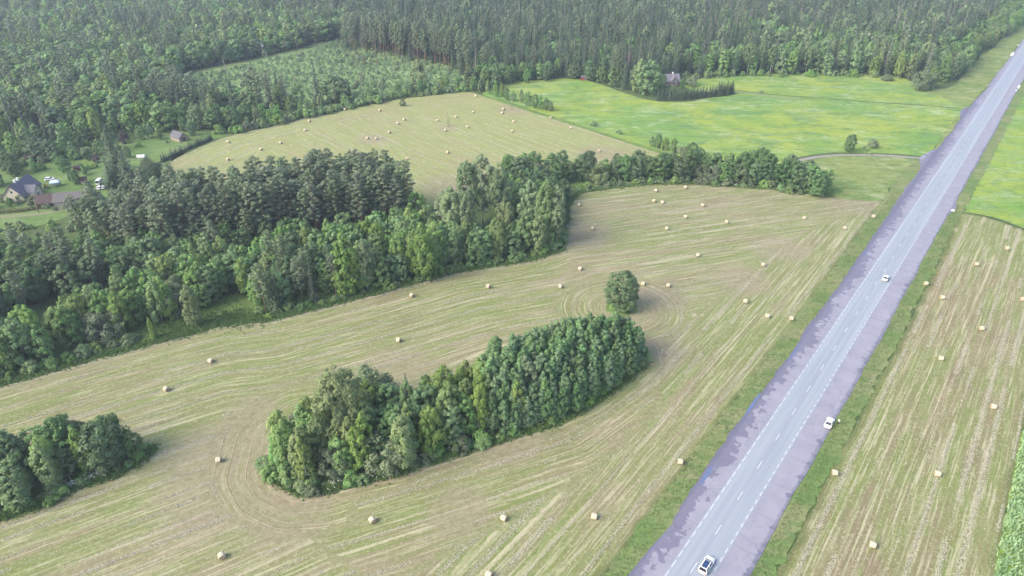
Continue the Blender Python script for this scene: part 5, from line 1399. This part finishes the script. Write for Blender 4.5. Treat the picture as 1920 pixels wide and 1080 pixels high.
def car(px, py, heading, label, length=4.5, width=1.82, height=1.48, style='sedan', pm='white_paint', roof=None, name='car', group=None, cat='car'):
    x, y = G(px, py)
    e = empty(name, (x, y, .24 if px > 700 else .06), heading)
    tag(e, label, cat, group)
    L, W, Hh = length, width, height
    # local +x is forward
    st = [(-.5, .42, .66, .80), (-.485, .30, .86, .93), (-.40, .24, .95, 1.0), (-.2, .22, .97, 1.0), (.1, .22, .95, 1.0), (.28, .22, .90, 1.0), (.42, .25, .80, .95), (.485, .32, .70, .86), (.5, .40, .60, .74)]
    sec = []
    for fx_, zb, zt, wf in st:
        w = W / 2 * wf
        zt_ = zt * (1.0 if style != 'van' else 1.05); 
        sec.append([(fx_ * L, -w * .93, zb), (fx_ * L, -w, zb + .14), (fx_ * L, -w, zt_ - .16), (fx_ * L, -w * .88, zt_ - .01), (fx_ * L, -w * .4, zt_ + .02), (fx_ * L, w * .4, zt_ + .02), (fx_ * L, w * .88, zt_ - .01), (fx_ * L, w, zt_ - .16), (fx_ * L, w, zb + .14), (fx_ * L, w * .93, zb)])
    b = MB(); b.add(*loft(sec)); b.build('body', M[pm], e, True)
    # cabin: pillars and roof, glass set in the faces
    if style == 'sedan': xs = (-.36, -.20, .02, .22)
    elif style == 'suv': xs = (-.47, -.40, .06, .26)
    else: xs = (-.495, -.485, .22, .40)
    zb = .90; zt = Hh; wb = W / 2 * .93; wt = W / 2 * (.74 if style != 'van' else .86)
    xb0, xt0, xt1, xb1 = [q * L for q in xs]
    P = [(xb0, wb, zb), (xt0, wt, zt), (xt1, wt, zt), (xb1, wb, zb)]
    def q3(a, b_, t_): return tuple(a[i] * (1 - t_) + b_[i] * t_ for i in range(3))
    cab = MB()
    Lf = [(p[0], p[1], p[2]) for p in P]; Rf = [(p[0], -p[1], p[2]) for p in P]
    top = [(xt0 + .05, wt * .8, zt + .05), (xt1 - .05, wt * .8, zt + .05), (xt1 - .05, -wt * .8, zt + .05), (xt0 + .05, -wt * .8, zt + .05)]
    v = Lf + Rf + top
    cab.add(v, [(0, 3, 2, 1), (4, 5, 6, 7), (0, 1, 5, 4), (3, 7, 6, 2), (1, 2, 9, 8), (2, 6, 10, 9), (6, 5, 11, 10), (5, 1, 8, 11), (8, 9, 10, 11), (0, 4, 7, 3)])
    cab.build('cabin', M[pm], e)
    def pane(name, c4, out, mat='glass', ins=.12):
        c = Vector((0, 0, 0))
        for p in c4: c += Vector(p) / 4
        o4 = [Vector(p).lerp(c, ins) + Vector(out) * .012 for p in c4]
        i4 = [Vector(p).lerp(c, ins) - Vector(out) * .02 for p in c4]
        m = MB(); m.add(o4 + i4, [(0, 1, 2, 3), (7, 6, 5, 4), (0, 4, 5, 1), (1, 5, 6, 2), (2, 6, 7, 3), (3, 7, 4, 0)])
        m.build(name, M[mat], e)
    pane('windscreen', [Lf[3], Lf[2], Rf[2], Rf[3]], (1, 0, .5))
    pane('rear_window', [Lf[0], Lf[1], Rf[1], Rf[0]], (-1, 0, .5))
    for sgn, Fq in ((1, Lf), (-1, Rf)):
        mb_, mt_ = q3(Fq[0], Fq[3], .5), q3(Fq[1], Fq[2], .5)
        pane('side_window', [Fq[0], Fq[1], mt_, mb_] if style != 'van' else [q3(Fq[0], Fq[3], .72), q3(Fq[1], Fq[2], .74), q3(Fq[1], Fq[2], .98), Fq[3]], (0, sgn, .2))
        if style != 'van': pane('side_window', [mb_, mt_, Fq[2], Fq[3]], (0, sgn, .2))
        m = MB(); m.box(xb1 - .32, xb1 - .1, sgn * (W / 2 + .01) - .1, sgn * (W / 2 + .01) + .1, .92, 1.07); m.build('mirror', M[pm], e, bevel=.03)
        m = MB(); m.box(L * .46, L * .492, sgn * W * .34 - .2, sgn * W * .34 + .2, .56, .68); m.build('headlight', M['lamp_clear'], e, bevel=.02)
        m = MB(); m.box(-L * .505, -L * .47, sgn * W * .33 - .19, sgn * W * .33 + .19, .62, .78); m.build('tail_light', M['lamp_red'], e, bevel=.02)
        for wx in (-.30, .31):
            m = MB(); m.tube([(wx * L, sgn * (W / 2 - .20), .32), (wx * L, sgn * (W / 2 - .19), .32), (wx * L, sgn * (W / 2 + .012), .32), (wx * L, sgn * (W / 2 + .02), .32)], [.30, .33, .33, .29], 18)
            w_ = m.build('wheel', M['tyre'], e, True)
            m = MB(); m.tube([(wx * L, sgn * (W / 2 + .015), .32), (wx * L, sgn * (W / 2 + .032), .32)], [.21, .19], 14); m.build('rim', M['rim'], w_)
    if roof:
        m = MB(); m.box(xt0 + .12, xt1 - .1, -wt * .76, wt * .76, zt + .052, zt + .064); m.build('roof_panel', M[roof], e)
    m = MB(); m.box(L * .488, L * .506, -W * .28, W * .28, .38, .52); m.build('grille', M['black'], e)
    m = MB(); m.box(-L * .508, -L * .495, -.26, .26, .50, .61); m.build('number_plate', M['lamp_clear'], e)
    return e
car(1324, 1064, RA, 'white car with dark blue roof panel, nearest on the road', 4.75, 1.88, 1.6, 'suv', roof='roofglass')
car(1553.5, 797, RA + R(3), 'white car parked on the right road shoulder beside a person', 4.4, 1.8, 1.45, 'sedan')
car(1660, 525, RA, 'small white car driving in the right lane farther up the road', 4.3, 1.78, 1.45, 'sedan')
car(94, 338, R(20), 'white car parked behind the farmhouse', 4.1, 1.75, 1.45, 'suv')
car(188, 344, R(97), 'white van parked on the farm lawn', 5.2, 2.0, 2.2, 'van', name='van', cat='van')
car(188, 354, R(95), 'white car parked directly below the white van', 4.2, 1.75, 1.45, 'suv')
car(197, 353, R(98), 'silver-white car right of the one below the van', 4.2, 1.75, 1.45, 'suv', 'silver_paint')

# ------------------------------------------------------------------ person standing by the parked car
def person(px, py, heading, label):
    x, y = G(px, py)
    e = empty('person', (x, y, .12), heading)
    tag(e, label, 'person')
    M['shirt'] = simple('white_shirt', (0.80, 0.80, 0.78), None, 5, .8, .1)
    M['trousers'] = simple('dark_trousers', (0.035, 0.037, 0.05), None, 5, .8, .1)
    M['skin'] = simple('skin', (0.52, 0.34, 0.25), None, 5, .6, .3)
    M['hair'] = simple('hair', (0.06, 0.04, 0.03), None, 9, .6, .3)
    M['shoe'] = simple('shoes', (0.05, 0.045, 0.04), None, 5, .6, .3)
    V = [(0, 0, .95, .15), (0, 0, 1.12, .145), (0, 0, 1.30, .17), (0, 0, 1.44, .13), (0, .01, 1.52, .06), (.01, 0, 1.60, .085), (.015, 0, 1.69, .10), (.01, 0, 1.76, .075)]
    Ed = [(i, i + 1) for i in range(7)]
    for sg in (1, -1):
        b = len(V)
        V += [(0, sg * .10, .90, .105), (.01, sg * .11, .50, .065), (-.02, sg * .12, .10, .045), (.10, sg * .13, .04, .045), (.17, sg * .14, .035, .035)]
        Ed += [(0, b), (b, b + 1), (b + 1, b + 2), (b + 2, b + 3), (b + 3, b + 4)]
        b = len(V)
        V += [(0, sg * .20, 1.42, .07), (-.01, sg * .26, 1.14, .048), (.09, sg * .25, .90, .036), (.11, sg * .25, .84, .042), (.135, sg * .245, .77, .02)]
        Ed += [(3, b), (b, b + 1), (b + 1, b + 2), (b + 2, b + 3), (b + 3, b + 4)]
        V.append((.15, sg * .215, .82, .014)); Ed.append((b + 3, len(V) - 1))
    m = bpy.data.meshes.new('body')
    m.from_pydata([v[:3] for v in V], Ed, [])
    o = obj('body', m, e)
    md = o.modifiers.new('skin', 'SKIN'); md.use_smooth_shade = True
    for i, v in enumerate(V):
        m.skin_vertices[0].data[i].radius = (v[3], v[3])
    m.skin_vertices[0].data[0].use_root = True
    o.modifiers.new('sub', 'SUBSURF').levels = 1
    dg = bpy.context.evaluated_depsgraph_get()
    me = bpy.data.meshes.new_from_object(o.evaluated_get(dg))
    o.modifiers.clear(); o.data = me
    for k in ('skin', 'shirt', 'trousers', 'shoe'): me.materials.append(M[k])
    for p in me.polygons:
        c = p.center
        p.material_index = 3 if c.z < .10 else 2 if c.z < .97 and abs(c.y) < .21 else 1 if c.z < 1.49 and (abs(c.y) < .22 or c.z > 1.1) else 0
        p.use_smooth = True
    b = MB(); b.tube([(-.015, 0, 1.66), (-.02, 0, 1.72), (-.015, 0, 1.785), (-.01, 0, 1.81)], [.108, .116, .09, .03], 12); b.build('hair', M['hair'], e, True)
person(1571, 796, RA + R(160), 'person in white top and dark trousers standing beside the parked car')

# ------------------------------------------------------------------ buildings
M['plaster'] = simple('cream_plaster', (0.60, 0.53, 0.41), (0.50, 0.44, 0.34), .8, .9, .1)
M['slate'] = simple('dark_roofing', (0.16, 0.16, 0.185), (0.10, 0.10, 0.125), 1.5, .7, .3)
M['grey_roof'] = simple('grey_fibre_roof', (0.15, 0.15, 0.165), (0.10, 0.10, 0.115), 1.2, .8, .2)
M['old_roof'] = simple('weathered_roof', (0.22, 0.205, 0.2), (0.075, 0.07, 0.068), 3.5, .85, .15)
M['brown_roof'] = simple('rusty_brown_roof', (0.10, 0.07, 0.065), (0.065, 0.05, 0.048), 1.5, .8, .2)
M['stone'] = simple('grey_stone', (0.36, 0.34, 0.31), (0.24, 0.225, 0.2), 1.6, .9, .1, .5)
M['wood'] = simple('dark_wood', (0.16, 0.095, 0.07), (0.11, 0.07, 0.05), 2.0, .85, .1)
M['red_wood'] = simple('red_wood', (0.32, 0.07, 0.045), (0.24, 0.055, 0.04), 2.0, .85, .1)
M['grey_wood'] = simple('grey_boards', (0.36, 0.30, 0.24), (0.25, 0.21, 0.17), 2.0, .85, .1)
M['white_wall'] = simple('white_wall', (0.74, 0.74, 0.72), (0.64, 0.64, 0.62), 1.0, .8, .2)
M['white_roof'] = simple('pale_roof', (0.70, 0.72, 0.76), (0.6, 0.62, 0.66), 1.0, .6, .3)
M['tile'] = simple('red_tile', (0.42, 0.16, 0.10), (0.33, 0.12, 0.08), 2.0, .8, .2)
M['lilac_roof'] = simple('lilac_grey_roof', (0.20, 0.19, 0.215), (0.15, 0.14, 0.165), 1.5, .7, .3)
M['pane'] = paint('window_pane', (0.05, 0.06, 0.08), .08)
M['panel'] = paint('solar_panel', (0.05, 0.06, 0.09), .1)
M['canvas'] = simple('blue_white_canvas', (0.62, 0.72, 0.84), (0.54, 0.64, 0.78), 1.0, .7, .2)
def gable(e, L, W, hw, hr, wall, roof, ov=.4, x0=0.0, y0=0.0, rz=0.0, nm=('wall', 'roof'), chimney=None, wins=(), door=None, ends=True):
    """a gabled block, ridge along local x, as parts of e; wins: (side, u, z, w, h)"""
    def place(o):
        o.location = (x0, y0, 0); o.rotation_euler = (0, 0, rz); return o
    b = MB()
    poly = [(-W / 2, 0), (W / 2, 0), (W / 2, hw), (0, hr), (-W / 2, hw)]
    v = [(-L / 2, p, z) for p, z in poly] + [(L / 2, p, z) for p, z in poly]
    n = 5
    b.add(v, [(0, 1, 2, 3, 4), (9, 8, 7, 6, 5)] + [(i, i + n, (i + 1) % n + n, (i + 1) % n) for i in range(n)])
    w_ = place(b.build(nm[0], M[wall], e))
    sl = (hr - hw) / (W / 2)
    ro = None
    for sg in (1, -1):
        o_ = W / 2 + ov
        zt, ze = hr + .03, hr - sl * o_ + .03
        b = MB()
        c = [(-L / 2 - ov, sg * .001, zt), (L / 2 + ov, sg * .001, zt), (L / 2 + ov, sg * o_, ze), (-L / 2 - ov, sg * o_, ze)]
        th = .16
        b.add(c + [(p[0], p[1], p[2] + th) for p in c], [(0, 1, 2, 3), (7, 6, 5, 4), (0, 4, 5, 1), (1, 5, 6, 2), (2, 6, 7, 3), (3, 7, 4, 0)])
        # sheet seams standing proud
        k = int(L / 1.1)
        for j in range(k + 1):
            xx = -L / 2 - ov + .03 + j * (L + 2 * ov - .06) / k
            q = [(xx - .03, sg * .05, zt + th), (xx + .03, sg * .05, zt + th), (xx + .03, sg * (o_ - .02), ze + th), (xx - .03, sg * (o_ - .02), ze + th)]
            b.add(q + [(p[0], p[1], p[2] + .05) for p in q], [(0, 1, 2, 3), (7, 6, 5, 4), (0, 4, 5, 1), (1, 5, 6, 2), (2, 6, 7, 3), (3, 7, 4, 0)])
        ro = place(b.build(nm[1], M[roof if isinstance(roof, str) else roof[0]], e))
    if chimney:
        for cx in chimney:
            b = MB(); b.box(cx - .4, cx + .4, -.35, .35, hr - .6, hr + 1.1); b.box(cx - .48, cx + .48, -.43, .43, hr + 1.1, hr + 1.22)
            b.build('chimney', M['white_wall'], ro)
    def opening(side, u, z, w, h, name, mat):
        t_ = .05
        f = MB(); g = MB()
        if side in 'NS':
            s_ = 1 if side == 'N' else -1
            ya, yb = sorted((s_ * W / 2, s_ * (W / 2 + t_)))
            for a in ((u - w / 2 - .08, u - w / 2, z - .08, z + h + .08), (u + w / 2, u + w / 2 + .08, z - .08, z + h + .08), (u - w / 2, u + w / 2, z + h, z + h + .08), (u - w / 2, u + w / 2, z - .08, z)):
                f.box(a[0], a[1], ya, yb, a[2], a[3])
            g.box(u - w / 2, u + w / 2, min(s_ * W / 2, s_ * (W / 2 + .025)), max(s_ * W / 2, s_ * (W / 2 + .025)), z, z + h)
        else:
            s_ = 1 if side == 'E' else -1
            xa, xb = sorted((s_ * L / 2, s_ * (L / 2 + t_)))
            for a in ((u - w / 2 - .08, u - w / 2, z - .08, z + h + .08), (u + w / 2, u + w / 2 + .08, z - .08, z + h + .08), (u - w / 2, u + w / 2, z + h, z + h + .08), (u - w / 2, u + w / 2, z - .08, z)):
                f.box(xa, xb, a[0], a[1], a[2], a[3])
            g.box(min(s_ * L / 2, s_ * (L / 2 + .025)), max(s_ * L / 2, s_ * (L / 2 + .025)), u - w / 2, u + w / 2, z, z + h)
        fo = place(g.build(name, M[mat], e)); f.build('frame', M['white_wall'], fo)
    for s_, u, z, w, h in wins: opening(s_, u, z, w, h, 'window', 'pane')
    if door: opening(*door, 'door', 'wood')
def bld(name, px, py, rz, label, cat='house'):
    x, y = G(px, py); e = empty(name, (x, y, .04), rz); tag(e, label, cat); return e
def dirpx(a, b):
    p, q = G(*a), G(*b); return math.atan2(q[1] - p[1], q[0] - p[0])
e = bld('farmhouse', 46, 368, dirpx((22, 378), (62, 350)), 'cream farmhouse with dark roofs and dormer wing at the left edge')
gable(e, 14, 8.5, 3.0, 7.4, 'plaster', 'slate', chimney=(-2.5, -.3), wins=[('W', -1.5, 1.0, 1.1, 1.2), ('W', 1.5, 1.0, 1.1, 1.2), ('W', 0, 4.2, 1.0, 1.1), ('S', 4.5, 1.0, 1.1, 1.2), ('S', -5, 1.0, 1.1, 1.2)], door=('S', 6.0, .05, 1.0, 2.1))
gable(e, 5.6, 5.4, 3.2, 5.6, 'plaster', 'slate', .3, x0=-1.0, y0=-4.2, rz=R(-90), nm=('wing_wall', 'wing_roof'), wins=[('E', 0, 1.0, 1.2, 1.3), ('E', 0, 3.6, .8, .8)])
e2 = e
e = bld('barn', 122, 382, dirpx((84, 384), (160, 378)), 'long barn with patched weathered grey roof and stone wall', 'barn')
gable(e, 12.4, 6.6, 2.3, 5.0, 'stone', 'old_roof', .35, x0=3.2, wins=[('S', -2, .9, .7, .6), ('S', 2.5, .9, .7, .6)], door=('S', 5, .05, 1.4, 1.9))
gable(e, 6.2, 6.6, 2.2, 4.9, 'wood', 'brown_roof', .3, x0=-6.6, nm=('boarded_wall', 'brown_roof'), door=('S', 0, .05, 2.2, 1.9))
e = bld('shed', 337, 262, dirpx((327, 258), (352, 266)), 'small grey-roofed shed with dark open gable by the far stubble', 'shed')
gable(e, 8.2, 5.0, 2.0, 4.4, 'grey_wood', 'grey_roof', .3, chimney=None, door=('E', 0, .05, 2.6, 2.2))
e = bld('shed', 58, 304, R(10), 'dark brown wooden shed under the broad dark trees', 'shed')
gable(e, 4.6, 3.6, 2.6, 3.4, 'wood', 'brown_roof', .2, door=('S', 0, .05, 1, 1.9))
e = bld('hut', 158, 343, R(25), 'little brown-roofed hut among apple trees behind the barn', 'shed')
gable(e, 2.6, 2.4, 1.8, 2.8, 'grey_wood', 'brown_roof', .2, door=('S', 0, .05, .8, 1.6))
e = bld('hut', 148, 318, R(-15), 'low brown lean-to at the right of the round apple tree', 'shed')
gable(e, 4.2, 2.2, 1.2, 1.8, 'wood', 'brown_roof', .2, door=('S', 0, .05, .8, 1.0))
e = bld('house', 1257, 158, R(8), 'lilac-grey roofed house half hidden behind the conifer hedge')
gable(e, 10, 7.5, 2.8, 6.8, 'grey_wood', 'lilac_roof', .4, chimney=(0.8,), wins=[('S', -3.5, 1.2, 1.2, 1.3), ('S', 3.8, 1.2, 1.2, 1.3)], door=('S', 4.9, .05, 1, 2.1))
gable(e, 6, 4.2, 3.2, 6.2, 'grey_wood', 'lilac_roof', .4, x0=.6, y0=-2.4, rz=R(-90), nm=('wing_wall', 'wing_roof'), wins=[('E', 0, 1.2, 1.6, 1.4), ('E', 0, 3.6, 1.0, 1.0)])
e = bld('hut', 1094, 150, R(5), 'tiny red wooden hut at the top corner of the meadow', 'shed')
gable(e, 3.6, 2.6, 2.1, 3.0, 'red_wood', 'grey_roof', .2, door=('S', .6, .05, .9, 1.8))
e = bld('cottage', 487, 94, R(20), 'small cottage with pale roof by the forest road')
gable(e, 6, 5, 2.8, 5.6, 'grey_wood', 'white_roof', .3, wins=[('S', -1.5, 1, .9, 1), ('S', 1.5, 1, .9, 1)], door=('S', 0, .05, .9, 2))
e = bld('house', 518, 46, R(5), 'far house with long red tiled roof among trees')
gable(e, 15, 8, 6.2, 9.6, 'white_wall', 'tile', .4, wins=[('S', u, 1.2, 1.2, 1.3) for u in (-5, -2, 1.5, 5)], door=('S', 3.2, .05, 1, 2.1))
# blue tent, garden shelter, poles, fence
x, y = G(105, 349)
e = empty('garden_tent', (x, y, .05), R(25)); tag(e, 'pale blue and white garden tent in the farmyard', 'tent')
b = MB(); hh = 2.1
b.add([(-2, -1.5, hh), (2, -1.5, hh), (2, 1.5, hh), (-2, 1.5, hh), (-1, 0, 3.0), (1, 0, 3.0), (-2, -1.5, hh - .3), (2, -1.5, hh - .3), (2, 1.5, hh - .3), (-2, 1.5, hh - .3)], [(0, 1, 5, 4), (1, 2, 5), (2, 3, 4, 5), (3, 0, 4), (0, 6, 7, 1), (1, 7, 8, 2), (2, 8, 9, 3), (3, 9, 6, 0)])
b.build('canopy', M['canvas'], e)
b = MB(); b.box(-1.95, 1.95, 1.44, 1.48, 0.05, hh - .3); b.build('side_wall', M['canvas'], e)
for sx in (-1.95, 1.95):
    for sy in (-1.45, 1.45):
        b = MB(); b.tube([(sx, sy, 0), (sx, sy, hh)], [.035, .035], 6); b.build('pole', M['rim'], e)
x, y = G(265, 295)
e = empty('garden_shelter', (x, y, .05), R(4)); tag(e, 'low white oblong shelter alone on the farm lawn', 'shelter')
b = MB()
arc = [(1.0 * math.cos(a), 1.35 * math.sin(a) ** .7) for a in np.linspace(0.001, math.pi - .001, 11)]
b.add([(-1.9, p, max(z, 0)) for p, z in arc] + [(1.9, p, max(z, 0)) for p, z in arc], [(i, i + 11, i + 12, i + 1) for i in range(10)] + [tuple(range(11)), tuple(range(21, 10, -1))])
b.build('cover', M['white_wall'], e, False)
for xx in (-1.93, -.6, .65, 1.93):
    b = MB(); b.tube([(xx, p * 1.02, max(z, 0) * 1.02) for p, z in arc], [.03] * 11, 5); b.build('hoop', M['rim'], e)
def power_pole(px, py, h, label, brace=True):
    x, y = G(px, py)
    e = empty('power_pole', (x, y, .05), R(30)); tag(e, label, 'pole')
    b = MB(); b.tube([(0, 0, 0), (0, 0, h)], [.16, .11], 8); b.build('post', M['grey_wood'], e, True)
    b = MB(); b.box(-.9, .9, -.05, .05, h - .5, h - .38); b.build('crossarm', M['grey_wood'], e)
    for k in (-.8, 0, .8):
        b = MB(); b.tube([(k, 0, h - .38), (k, 0, h - .15)], [.05, .04], 6); b.build('insulator', M['white_wall'], e)
    if brace:
        b = MB(); b.tube([(1.5, 0, 0), (.1, 0, h * .6)], [.12, .09], 7); b.build('brace', M['grey_wood'], e)
        b = MB(); b.box(-.3, .3, -.3, .3, 0, .7); b.build('footing', M['grey_wood'], e, bevel=.05)
power_pole(840, 237, 8, 'wooden power pole with footing in the middle of the far stubble')
power_pole(960, 206, 8, 'wooden power pole near the row of trees in the far stubble', False)
power_pole(72.5, 399, 6, 'thin grey pole beside the farm track hedge', False)
e = empty('yard_fence', (*G(172, 376), .05), dirpx((161, 376), (184, 373))); tag(e, 'low wooden fence at the right end of the barn', 'fence')
for k in range(5):
    b = MB(); b.box(-2.6 + k * 1.3 - .06, -2.6 + k * 1.3 + .06, -.06, .06, 0, 1.1); b.build('post', M['grey_wood'], e)
for z in (.45, .9):
    b = MB(); b.box(-2.7, 2.7, .062, .1, z, z + .12); b.build('rail', M['grey_wood'], e)

# ------------------------------------------------------------------ haze
HAZE = 0.0002
if HAZE:
    b = MB(); b.box(-1500, 1500, -400, 1800, -1.0, 126.0)
    t = NT('haze_air')
    pv = t.n('ShaderNodeVolumePrincipled')
    pv.inputs['Color'].default_value = (0.70, 0.80, 1.0, 1)
    pv.inputs['Density'].default_value = HAZE
    pv.inputs['Anisotropy'].default_value = 0.2
    t.l(pv.outputs[0], t.out.inputs['Volume'])
    o = b.build('haze', t.m)
    o['kind'] = 'stuff'
